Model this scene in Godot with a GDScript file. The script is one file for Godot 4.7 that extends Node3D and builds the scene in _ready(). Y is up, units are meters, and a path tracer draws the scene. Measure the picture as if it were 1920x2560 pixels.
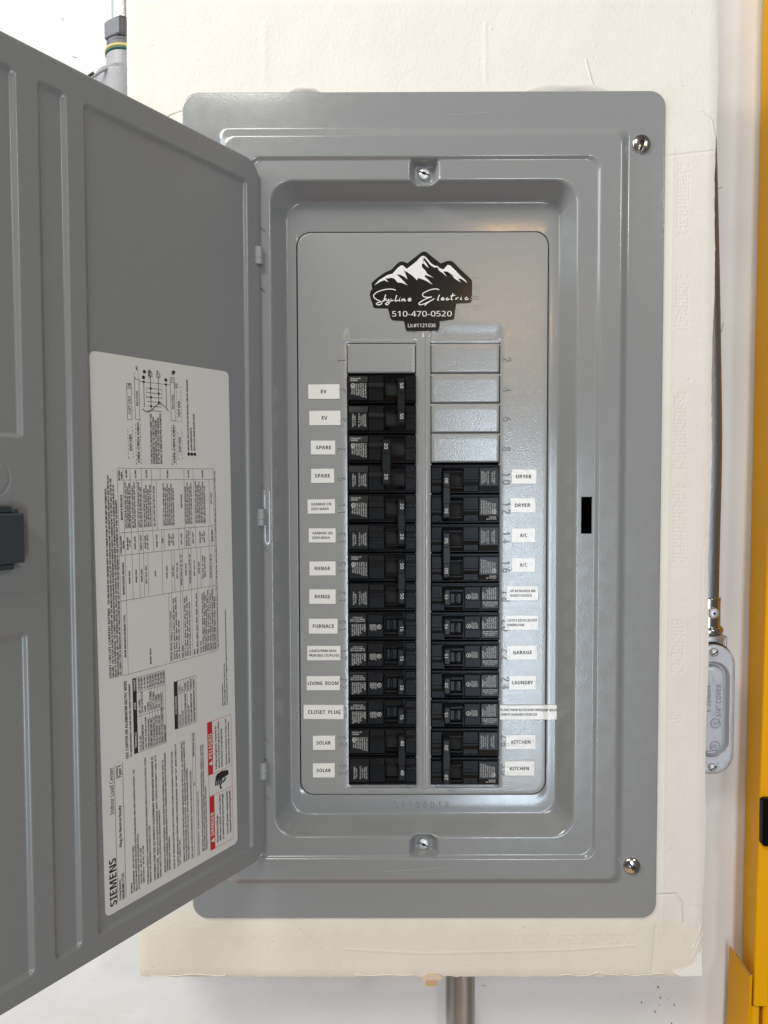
extends Node3D
# Open breaker panel on a boxed-out garage wall. Units are metres; the panel cover's face lies in the plane z = 0.

const DOOR_TURN := 0.9599
const HINGE := Vector3(-0.1335, 0.0, 0.004)
const PLATE := -0.0190

var rng := RandomNumberGenerator.new()
var grey: StandardMaterial3D
var grey_smooth: StandardMaterial3D
var grey_peel: StandardMaterial3D
var black: StandardMaterial3D
var black_soft: StandardMaterial3D
var black_label: StandardMaterial3D
var pit: StandardMaterial3D
var ink: StandardMaterial3D
var white_ink: StandardMaterial3D
var red_ink: StandardMaterial3D
var paper: StandardMaterial3D
var tape: StandardMaterial3D
var zinc: StandardMaterial3D
var chrome: StandardMaterial3D
var cream: StandardMaterial3D
var taken := {}
var glyphs := {}


# ---------------------------------------------------------------- mesh helpers
class Shape:
	var v := PackedVector3Array()
	var n := PackedVector3Array()
	var t := PackedVector2Array()
	var ix := PackedInt32Array()

	func tri(a: Vector3, b: Vector3, c: Vector3) -> void:
		var nn := (b - a).cross(c - a).normalized()
		var s := v.size()
		for p: Vector3 in [a, b, c]:
			v.append(p)
			n.append(nn)
			t.append(Vector2(p.x, p.y))
		ix.append_array(PackedInt32Array([s, s + 2, s + 1]))

	func quad(a: Vector3, b: Vector3, c: Vector3, d: Vector3) -> void:
		var nn := (c - a).cross(d - b).normalized()
		var s := v.size()
		for p: Vector3 in [a, b, c, d]:
			v.append(p)
			n.append(nn)
			t.append(Vector2(p.x, p.y))
		ix.append_array(PackedInt32Array([s, s + 2, s + 1, s, s + 3, s + 2]))

	func rect(x0: float, y0: float, x1: float, y1: float, z: float) -> void:
		quad(Vector3(x0, y0, z), Vector3(x1, y0, z), Vector3(x1, y1, z), Vector3(x0, y1, z))

	# rows of points, smooth; normals follow (along a row) x (to the next row)
	func sheet(rows: Array, closed := false, skip = null) -> void:
		var w: int = rows[0].size()
		var s := v.size()
		for r: PackedVector3Array in rows:
			v.append_array(r)
		var acc := PackedVector3Array()
		acc.resize(rows.size() * w)
		var last := w if closed else w - 1
		for j in rows.size() - 1:
			for i in last:
				if skip != null and skip.call(j, i):
					continue
				var a := j * w + i
				var b := j * w + (i + 1) % w
				var c := a + w
				var d := b + w
				var f := (v[s + d] - v[s + a]).cross(v[s + c] - v[s + b])
				for k: int in [a, b, c, d]:
					acc[k] += f
				ix.append_array(PackedInt32Array([s + a, s + d, s + b, s + a, s + c, s + d]))
		for k in acc.size():
			n.append(acc[k].normalized() if acc[k].length_squared() > 0.0 else Vector3(0, 0, 1))
			t.append(Vector2(v[s + k].x, v[s + k].y))

	# block with a chamfered front: chamfers left, right, bottom, top and how far they fall back
	func block(x0: float, x1: float, y0: float, y1: float, z0: float, z1: float, c := 0.0004, ct := -1.0, cb := -1.0, fall := -1.0) -> void:
		var up := ct if ct >= 0.0 else c
		var dn := cb if cb >= 0.0 else c
		var fl := fall if fall >= 0.0 else c
		var zt := z1 - (fl if ct >= 0.0 else c)
		var zb := z1 - (fl if cb >= 0.0 else c)
		var o := [Vector3(x0, y0, zb), Vector3(x1, y0, zb), Vector3(x1, y1, zt), Vector3(x0, y1, zt)]
		var f := [Vector3(x0 + c, y0 + dn, z1), Vector3(x1 - c, y0 + dn, z1), Vector3(x1 - c, y1 - up, z1), Vector3(x0 + c, y1 - up, z1)]
		var g := [Vector3(x0, y0, z0), Vector3(x1, y0, z0), Vector3(x1, y1, z0), Vector3(x0, y1, z0)]
		quad(f[0], f[1], f[2], f[3])
		for k in 4:
			quad(o[k], o[(k + 1) % 4], f[(k + 1) % 4], f[k])
			quad(g[k], g[(k + 1) % 4], o[(k + 1) % 4], o[k])

	func tube(path: PackedVector3Array, r: float, seg := 12, caps := true) -> void:
		var rows := []
		for j in path.size():
			var dir := (path[mini(j + 1, path.size() - 1)] - path[maxi(j - 1, 0)]).normalized()
			var side := dir.cross(Vector3(0, 0, 1) if absf(dir.z) < 0.9 else Vector3(1, 0, 0)).normalized()
			var up := dir.cross(side)
			var ring := PackedVector3Array()
			for i in seg:
				var a := TAU * i / seg
				ring.append(path[j] + r * (side * cos(a) + up * sin(a)))
			rows.append(ring)
		sheet(rows, true)
		if caps:
			for e: int in [0, path.size() - 1]:
				for i in seg:
					if e == 0:
						tri(path[e], rows[e][(i + 1) % seg], rows[e][i])
					else:
						tri(path[e], rows[e][i], rows[e][(i + 1) % seg])

	# profile of (radius, along), turned about an axis through the origin of x
	func lathe(profile: PackedVector2Array, x: Transform3D, seg := 24) -> void:
		var rows := []
		for p in profile:
			var ring := PackedVector3Array()
			for i in seg:
				var a := TAU * i / seg
				ring.append(x * Vector3(p.x * cos(a), p.x * sin(a), p.y))
			rows.append(ring)
		sheet(rows, true)

	func ribbon(pts: PackedVector2Array, w: float, z: float) -> void:
		var rows := []
		for j in pts.size():
			var d := (pts[mini(j + 1, pts.size() - 1)] - pts[maxi(j - 1, 0)]).normalized()
			var q := Vector2(-d.y, d.x) * w * 0.5
			var p := pts[j]
			rows.append(PackedVector3Array([Vector3(p.x + q.x, p.y + q.y, z), Vector3(p.x - q.x, p.y - q.y, z)]))
		var s := n.size()
		sheet(rows)
		for k in range(s, n.size()):
			n[k] = Vector3(0, 0, 1)

	func poly(pts: PackedVector2Array, z: float) -> void:
		var q := Geometry2D.triangulate_polygon(pts)
		for k in q.size() / 3:
			var a := pts[q[k * 3]]
			var b := pts[q[k * 3 + 1]]
			var c := pts[q[k * 3 + 2]]
			if (b - a).cross(c - a) < 0:
				var h := b
				b = c
				c = h
			tri(Vector3(a.x, a.y, z), Vector3(b.x, b.y, z), Vector3(c.x, c.y, z))

	func slab(pts: PackedVector2Array, z0: float, z1: float) -> void:
		poly(pts, z1)
		var area := 0.0
		for k in pts.size():
			area += pts[k].cross(pts[(k + 1) % pts.size()])
		for k in pts.size():
			var a := pts[k]
			var b := pts[(k + 1) % pts.size()]
			if area < 0:
				var h := a
				a = b
				b = h
			quad(Vector3(a.x, a.y, z0), Vector3(b.x, b.y, z0), Vector3(b.x, b.y, z1), Vector3(a.x, a.y, z1))

	func take(other: Shape, x: Transform3D) -> void:
		var s := v.size()
		for k in other.v.size():
			v.append(x * other.v[k])
			n.append((x.basis * other.n[k]).normalized())
			t.append(other.t[k])
		for k in other.ix:
			ix.append(s + k)

	func mesh() -> ArrayMesh:
		var a := []
		a.resize(Mesh.ARRAY_MAX)
		a[Mesh.ARRAY_VERTEX] = v
		a[Mesh.ARRAY_NORMAL] = n
		a[Mesh.ARRAY_TEX_UV] = t
		a[Mesh.ARRAY_INDEX] = ix
		var m := ArrayMesh.new()
		m.add_surface_from_arrays(Mesh.PRIMITIVE_TRIANGLES, a)
		return m


func numbered(called: String) -> String:
	var k: int = taken.get(called, 0)
	taken[called] = k + 1
	return called if k == 0 else "%s_%03d" % [called, k]


func obj(called: String, s: Variant, m: Material, parent: Node = self) -> MeshInstance3D:
	var o := MeshInstance3D.new()
	o.mesh = s.mesh() if s is Shape else s
	o.material_override = m
	if parent == self:
		o.name = numbered(called)
	else:
		var k := 0
		for c in parent.get_children():
			if c.get_meta("stem", "") == called:
				k += 1
		o.name = called if k == 0 else "%s_%03d" % [called, k]
		o.set_meta("stem", called)
	parent.add_child(o)
	return o


func tag(o: Node, label: String, category := "", group := "") -> void:
	o.set_meta("label", label)
	if category:
		o.set_meta("category", category)
	if group:
		o.set_meta("group", group)


func thing(called: String, label: String, category: String, at := Vector3.ZERO, group := "") -> Node3D:
	var o := Node3D.new()
	o.name = numbered(called)
	add_child(o)
	o.position = at
	tag(o, label, category, group)
	return o


func mat(c: Color, rough: float, metal := 0.0, spec := 0.5) -> StandardMaterial3D:
	var m := StandardMaterial3D.new()
	m.albedo_color = c.linear_to_srgb()
	m.roughness = rough
	m.metallic = metal
	m.metallic_specular = spec
	return m


func relief(m: StandardMaterial3D, per_metre: float, freq: float, strength: float, sd: int, octaves := 2, scale := 1.0) -> void:
	var f := FastNoiseLite.new()
	f.noise_type = FastNoiseLite.TYPE_SIMPLEX_SMOOTH
	f.seed = sd
	f.frequency = freq
	f.fractal_octaves = octaves
	var t := NoiseTexture2D.new()
	t.width = 512
	t.height = 512
	t.seamless = true
	t.as_normal_map = true
	t.bump_strength = strength
	t.noise = f
	m.normal_enabled = true
	m.normal_texture = t
	m.normal_scale = scale
	m.uv1_triplanar = true
	m.uv1_scale = Vector3.ONE * per_metre


# soft uneven colour (paint, dirt) as a texture laid on with triplanar mapping
func mottle(m: StandardMaterial3D, dark: Color, light: Color, freq: float, sd: int, per_metre: float) -> void:
	var f := FastNoiseLite.new()
	f.seed = sd
	f.frequency = freq
	f.fractal_octaves = 4
	var t := NoiseTexture2D.new()
	t.width = 512
	t.height = 512
	t.seamless = true
	t.noise = f
	var g := Gradient.new()
	g.set_color(0, dark.linear_to_srgb())
	g.set_color(1, light.linear_to_srgb())
	t.color_ramp = g
	m.albedo_color = Color.WHITE
	m.albedo_texture = t
	m.uv1_triplanar = true
	m.uv1_scale = Vector3.ONE * per_metre


# handling marks: the gloss varies a little from place to place
func smudge(m: StandardMaterial3D, sd: int, low: float) -> void:
	var f := FastNoiseLite.new()
	f.seed = sd
	f.frequency = 0.011
	f.fractal_octaves = 5
	f.domain_warp_enabled = true
	f.domain_warp_amplitude = 40.0
	var t := NoiseTexture2D.new()
	t.width = 512
	t.height = 512
	t.seamless = true
	t.noise = f
	var g := Gradient.new()
	g.set_color(0, Color(low, low, low))
	g.set_color(1, Color.WHITE)
	t.color_ramp = g
	m.roughness_texture = t
	m.roughness = m.roughness / (0.5 + 0.5 * low)


# ---------------------------------------------------------------- lettering
func glyph_mesh(s: String, bold: bool) -> Array:
	var key := s + ("*" if bold else "")
	if glyphs.has(key):
		return glyphs[key]
	var f := SystemFont.new()
	f.font_names = PackedStringArray(["Droid Sans"])
	if bold:
		f.font_weight = 700
	var tm := TextMesh.new()
	tm.font = f
	tm.font_size = 32
	tm.pixel_size = 1.0 / 22.85
	tm.depth = 0.0
	tm.horizontal_alignment = HORIZONTAL_ALIGNMENT_LEFT
	tm.text = s
	var a := tm.get_mesh_arrays()
	var sh := Shape.new()
	sh.v = a[Mesh.ARRAY_VERTEX]
	sh.ix = a[Mesh.ARRAY_INDEX]
	sh.n.resize(sh.v.size())
	sh.n.fill(Vector3(0, 0, 1))
	sh.t.resize(sh.v.size())
	var box := tm.get_aabb()
	glyphs[key] = [sh, box]
	return glyphs[key]


# writes s with its baseline at (x, y); width > 0 squeezes it to that width; align 0 left, 1 centre
func write(into: Shape, s: String, x: float, y: float, cap: float, z := 0.0, width := 0.0, align := 0, turn := 0.0, bold := false) -> void:
	if s.strip_edges().is_empty():
		return
	var g := glyph_mesh(s, bold)
	var base: float = glyph_mesh("H", bold)[1].position.y
	var box: AABB = g[1]
	var sx := width / box.size.x if width > 0.0 else cap
	var b := Transform3D(Basis.from_scale(Vector3(sx, cap, 1)), Vector3(-box.position.x * sx - (box.size.x * sx * 0.5 if align == 1 else 0.0), -base * cap, 0))
	into.take(g[0], Transform3D(Basis(Vector3(0, 0, 1), turn), Vector3(x, y, z)) * b)


# strokes of stamped digits on a 1 x 1.6 cell
func strokes(c: String) -> Array:
	var o := PackedVector2Array()
	for k in 17:
		o.append(Vector2(0.5 + 0.42 * sin(TAU * k / 16), 0.8 + 0.78 * cos(TAU * k / 16)))
	match c:
		"0":
			return [o]
		"1":
			return [PackedVector2Array([Vector2(0.2, 1.3), Vector2(0.55, 1.6), Vector2(0.55, 0)])]
		"2":
			return [PackedVector2Array([Vector2(0.1, 1.2), Vector2(0.25, 1.5), Vector2(0.55, 1.6), Vector2(0.85, 1.4), Vector2(0.85, 1.1), Vector2(0.1, 0.05), Vector2(0.95, 0.02)])]
		"3":
			return [PackedVector2Array([Vector2(0.12, 1.4), Vector2(0.5, 1.6), Vector2(0.85, 1.35), Vector2(0.75, 0.98), Vector2(0.45, 0.85), Vector2(0.8, 0.7), Vector2(0.9, 0.35), Vector2(0.5, 0), Vector2(0.1, 0.2)])]
		"4":
			return [PackedVector2Array([Vector2(0.7, 0), Vector2(0.7, 1.6), Vector2(0.05, 0.5), Vector2(1, 0.5)])]
		"5":
			return [PackedVector2Array([Vector2(0.9, 1.58), Vector2(0.2, 1.58), Vector2(0.15, 0.9), Vector2(0.55, 1.02), Vector2(0.9, 0.75), Vector2(0.88, 0.3), Vector2(0.5, 0), Vector2(0.1, 0.15)])]
		"6":
			return [PackedVector2Array([Vector2(0.8, 1.5), Vector2(0.4, 1.5), Vector2(0.12, 0.9), Vector2(0.15, 0.25), Vector2(0.5, 0), Vector2(0.87, 0.3), Vector2(0.82, 0.75), Vector2(0.5, 0.95), Vector2(0.15, 0.75)])]
		"7":
			return [PackedVector2Array([Vector2(0.1, 1.58), Vector2(0.92, 1.58), Vector2(0.4, 0)])]
		"8":
			return [PackedVector2Array([Vector2(0.5, 0.88), Vector2(0.15, 1.15), Vector2(0.25, 1.5), Vector2(0.5, 1.6), Vector2(0.75, 1.5), Vector2(0.85, 1.15), Vector2(0.5, 0.88), Vector2(0.1, 0.5), Vector2(0.2, 0.1), Vector2(0.5, 0), Vector2(0.8, 0.1), Vector2(0.9, 0.5), Vector2(0.5, 0.88)])]
		"9":
			return [PackedVector2Array([Vector2(0.2, 0.1), Vector2(0.6, 0.1), Vector2(0.88, 0.7), Vector2(0.85, 1.35), Vector2(0.5, 1.6), Vector2(0.13, 1.3), Vector2(0.18, 0.85), Vector2(0.5, 0.65), Vector2(0.85, 0.85)])]
		"N":
			return [PackedVector2Array([Vector2(0.05, 0), Vector2(0.05, 1.6), Vector2(0.95, 0), Vector2(0.95, 1.6)])]
		"A":
			return [PackedVector2Array([Vector2(0.05, 0), Vector2(0.5, 1.6), Vector2(0.95, 0)])]
		"M":
			return [PackedVector2Array([Vector2(0.05, 0), Vector2(0.1, 1.6), Vector2(0.5, 0.4), Vector2(0.9, 1.6), Vector2(0.95, 0)])]
		"I":
			return [PackedVector2Array([Vector2(0.5, 0), Vector2(0.5, 1.6)])]
	return []


# printed twice, a hair apart, as heavy small print is
func strike(into: Shape, s: String, x: float, y: float, cap: float, z := 0.0, width := 0.0, align := 0, turn := 0.0, bold := false) -> void:
	write(into, s, x, y, cap * 1.06, z, width, align, turn, bold)
	write(into, s, x + 0.00012, y + 0.00004, cap * 1.06, z + 0.00003, width, align, turn, bold)


# raised stamped characters, centred on the origin of x
func stamp(s: String, size: float, pitch: float, x: Transform3D, r := 0.00045) -> Shape:
	var sh := Shape.new()
	for k in s.length():
		for line: PackedVector2Array in strokes(s[k]):
			var p := PackedVector3Array()
			for q in line:
				p.append(x * Vector3((k - (s.length() - 1) * 0.5) * pitch + (q.x - 0.5) * size * 0.55, (q.y / 1.6 - 0.5) * size, 0))
			sh.tube(p, r, 8)
	return sh


# ---------------------------------------------------------------- rounded rectangles
func loop(cx: float, cy: float, hx: float, hy: float, r: float, z: float, xs := PackedFloat32Array(), ys := PackedFloat32Array()) -> PackedVector3Array:
	var p := PackedVector3Array()
	var at := [Vector2(hx - r, hy - r), Vector2(-hx + r, hy - r), Vector2(-hx + r, -hy + r), Vector2(hx - r, -hy + r)]
	for k in 4:
		for i in 11:
			var a := (k + i / 10.0) * PI / 2
			p.append(Vector3(cx + at[k].x + r * cos(a), cy + at[k].y + r * sin(a), z))
		if k % 2 == 0:
			for i in xs.size():
				var x := xs[xs.size() - 1 - i] if k == 0 else xs[i]
				p.append(Vector3(cx + x, cy + (hy if k == 0 else -hy), z))
		else:
			for i in ys.size():
				var y := ys[ys.size() - 1 - i] if k == 1 else ys[i]
				p.append(Vector3(cx + (-hx if k == 1 else hx), cy + y, z))
	return p


func plain_rect(cx: float, cy: float, hx: float, hy: float, r: float, turn := 0.0) -> PackedVector2Array:
	var p := PackedVector2Array()
	for k in 4:
		for i in 6:
			var a := (k + i / 5.0) * PI / 2
			var q := Vector2((hx - r) * (1 if k in [0, 3] else -1) + r * cos(a), (hy - r) * (1 if k < 2 else -1) + r * sin(a))
			p.append(Vector2(cx, cy) + q.rotated(turn))
	return p


func sdf(p: Vector2, c: Vector2, h: Vector2, r: float) -> float:
	var q := (p - c).abs() - h + Vector2(r, r)
	return Vector2(maxf(q.x, 0), maxf(q.y, 0)).length() + minf(maxf(q.x, q.y), 0) - r


func lines(a: float, b: float, step: float, extra := PackedFloat32Array()) -> PackedFloat32Array:
	var k := int(ceil((b - a) / step))
	var out := PackedFloat32Array()
	for i in k + 1:
		out.append(a + (b - a) * i / k)
	for e in extra:
		out.append(e)
	out.sort()
	var clean := PackedFloat32Array([out[0]])
	for x in out:
		if x - clean[clean.size() - 1] > 0.00008:
			clean.append(x)
	return clean


# ---------------------------------------------------------------- the script
func _ready() -> void:
	rng.seed = 41
	setup_view()
	setup_materials()
	build_wall()
	build_surround()
	build_conduits()
	build_cabinet()
	build_panel()
	build_breakers()
	build_circuit_labels()
	build_sticker()
	build_chart()


func setup_view() -> void:
	var cam := Camera3D.new()
	cam.name = "camera"
	cam.position = Vector3(-0.0318, 0.0242, 0.5903)
	cam.rotation = Vector3(-0.038, 0.0026, -0.0027)
	cam.fov = 71.59
	cam.near = 0.02
	cam.far = 60.0
	add_child(cam)
	cam.current = true
	var e := Environment.new()
	e.background_mode = Environment.BG_COLOR
	e.background_color = Color(0.105, 0.085, 0.07).linear_to_srgb()
	e.tonemap_mode = Environment.TONE_MAPPER_LINEAR
	e.tonemap_exposure = 0.97
	e.sdfgi_enabled = true
	e.ssao_enabled = true
	e.ssil_enabled = true
	var w := WorldEnvironment.new()
	w.name = "environment"
	w.environment = e
	add_child(w)
	# broad light from overhead, cool daylight from the left, a tall bright opening behind the camera to its right
	area("overhead_light", Vector3(-1.05, 1.65, 1.45), Vector3(0, 0.05, 0), Vector2(1.7, 0.45), 4.8, Color(1.0, 0.985, 0.945))
	area("left_daylight", Vector3(-1.9, 0.75, 0.50), Vector3(-0.3, 0.0, 0), Vector2(0.9, 1.6), 2.5, Color(0.93, 0.97, 1.0))
	area("front_daylight", Vector3(0.60, -0.62, 3.0), Vector3(0.05, 0, 0), Vector2(0.38, 1.6), 3.5, Color(0.86, 0.93, 1.0))
	area("right_daylight", Vector3(1.75, 1.35, 2.4), Vector3(0.1, 0, 0), Vector2(0.4, 0.4), 1.5, Color(1.0, 0.98, 0.95))
	# warm ceiling lamp
	var o := OmniLight3D.new()
	o.name = "ceiling_lamp"
	o.position = Vector3(0.56, 0.84, 3.0)
	o.light_energy = 0.30
	o.light_size = 0.10
	o.light_color = Color(1.0, 0.80, 0.55)
	o.shadow_enabled = true
	o.omni_range = 12.0
	o.omni_attenuation = 2.0
	add_child(o)
	# light that a warm floor throws back up
	area("floor_bounce", Vector3(-0.2, -1.6, 0.8), Vector3(0, -0.3, 0), Vector2(2.2, 1.2), 0.5, Color(1.0, 0.80, 0.60))


func area(called: String, at: Vector3, towards: Vector3, size: Vector2, energy: float, c: Color) -> void:
	var l := AreaLight3D.new()
	l.name = called
	l.area_size = size
	l.light_energy = energy
	l.light_color = c
	l.area_normalize_energy = true
	l.shadow_enabled = true
	l.area_range = 12.0
	l.area_attenuation = 2.0
	add_child(l)
	l.look_at_from_position(at, towards)


func setup_materials() -> void:
	grey = mat(Color(0.262, 0.272, 0.276), 0.18, 0.0, 0.6)
	relief(grey, 11.0, 0.075, 5.0, 3, 2, 0.02)
	grey_peel = mat(Color(0.306, 0.313, 0.311), 0.18, 0.0, 0.6)
	relief(grey_peel, 13.0, 0.085, 5.0, 4, 2, 0.085)
	grey_smooth = mat(Color(0.240, 0.250, 0.252), 0.26)
	relief(grey_smooth, 7.0, 0.04, 4.0, 5, 2, 0.04)
	smudge(grey, 91, 0.72)
	smudge(grey_peel, 92, 0.78)
	smudge(grey_smooth, 93, 0.8)
	black = mat(Color(0.0035, 0.0035, 0.004), 0.26, 0.0, 0.24)
	relief(black, 30.0, 0.06, 3.0, 8, 2, 0.15)
	black_soft = mat(Color(0.006, 0.006, 0.0065), 0.30, 0.0, 0.26)
	relief(black_soft, 30.0, 0.06, 3.0, 9, 2, 0.2)
	black_label = mat(Color(0.011, 0.0125, 0.013), 0.28, 0.0, 0.30)
	pit = mat(Color(0.006, 0.006, 0.006), 0.8)
	ink = mat(Color(0.02, 0.02, 0.022), 0.6)
	white_ink = mat(Color(0.72, 0.72, 0.70), 0.6)
	red_ink = mat(Color(0.55, 0.015, 0.03), 0.5)
	paper = mat(Color(0.70, 0.695, 0.67), 0.42)
	tape = mat(Color(0.80, 0.79, 0.76), 0.24)
	relief(tape, 14.0, 0.02, 6.0, 21, 3, 0.12)
	zinc = mat(Color(0.70, 0.72, 0.73), 0.48, 0.75)
	chrome = mat(Color(0.60, 0.60, 0.59), 0.2, 1.0)


# ---------------------------------------------------------------- wall and boxed-out drywall
func build_wall() -> void:
	var m := mat(Color(0.80, 0.80, 0.79), 0.55)
	relief(m, 4.0, 0.03, 5.0, 31, 3, 0.09)
	mottle(m, Color(0.745, 0.75, 0.745), Color(0.80, 0.81, 0.81), 0.008, 32, 2.0)
	var s := Shape.new()
	s.rect(-1.6, -1.6, 1.6, 1.6, -0.08)
	s.quad(Vector3(-1.6, -1.6, -0.2), Vector3(-1.6, 1.6, -0.2), Vector3(1.6, 1.6, -0.2), Vector3(1.6, -1.6, -0.2))
	for k in 4:
		var c := [Vector2(-1.6, -1.6), Vector2(1.6, -1.6), Vector2(1.6, 1.6), Vector2(-1.6, 1.6)]
		var a: Vector2 = c[k]
		var b: Vector2 = c[(k + 1) % 4]
		s.quad(Vector3(a.x, a.y, -0.2), Vector3(b.x, b.y, -0.2), Vector3(b.x, b.y, -0.08), Vector3(a.x, a.y, -0.08))
	var w := obj("wall", s, m)
	w.set_meta("kind", "structure")
	tag(w, "white painted garage wall behind the boxed-out panel")
	# small rust-brown spatter and scuffs on the wall below the box corner
	var brown := mat(Color(0.22, 0.10, 0.06), 0.8)
	var sp := Shape.new()
	for k in 16:
		var c := Vector2(0.243 + rng.randfn() * 0.012, -0.475 + rng.randfn() * 0.028)
		var r := rng.randf_range(0.0003, 0.0010)
		var p := PackedVector2Array()
		for i in 7:
			p.append(c + Vector2.from_angle(-TAU * i / 7) * r * rng.randf_range(0.5, 1.3) * Vector2(0.8, 1.4))
		sp.poly(p, -0.0797)
	obj("paint_spatter", sp, brown, w).set_meta("kind", "stuff")
	var sc := Shape.new()
	for q: Array in [[0.270, 0.365, 0.266, 0.335], [0.272, 0.318, 0.268, 0.316], [0.281, 0.300, 0.277, 0.298], [0.276, 0.244, 0.272, 0.240], [0.279, 0.160, 0.284, 0.175], [-0.32, 0.42, -0.316, 0.419], [-0.33, 0.455, -0.327, 0.452], [0.06, -0.46, 0.064, -0.462]]:
		sc.ribbon(PackedVector2Array([Vector2(q[0], q[1]), Vector2((q[0] + q[2]) / 2 + 0.001, (q[1] + q[3]) / 2), Vector2(q[2], q[3])]), 0.0006, -0.0797)
	obj("scuff_marks", sc, mat(Color(0.35, 0.33, 0.32), 0.8), w).set_meta("kind", "stuff")


func dent(im: Image, x: float, y: float, rx: float, ry: float, h: float) -> void:
	# one soft bump or hollow of the drywall relief, at (x, y) metres
	var cx := (x + 0.25) / 0.5 * im.get_width()
	var cy := (0.425 - y) / 0.85 * im.get_height()
	var kx := rx / 0.5 * im.get_width()
	var ky := ry / 0.85 * im.get_height()
	for j in range(int(cy - 2.5 * ky), int(cy + 2.5 * ky) + 1):
		for i in range(int(cx - 2.5 * kx), int(cx + 2.5 * kx) + 1):
			if i >= 0 and j >= 0 and i < im.get_width() and j < im.get_height():
				var d := Vector2((i - cx) / kx, (j - cy) / ky).length_squared()
				im.set_pixel(i, j, Color(clampf(im.get_pixel(i, j).r + h * exp(-d), 0, 1), 0, 0))


func crease(im: Image, pts: PackedVector2Array, r: float, h: float) -> void:
	for k in pts.size() - 1:
		var c := int(ceil((pts[k + 1] - pts[k]).length() / (r * 0.8))) + 1
		for i in c:
			var p := pts[k].lerp(pts[k + 1], float(i) / c)
			dent(im, p.x, p.y, r, r, h)


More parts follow.
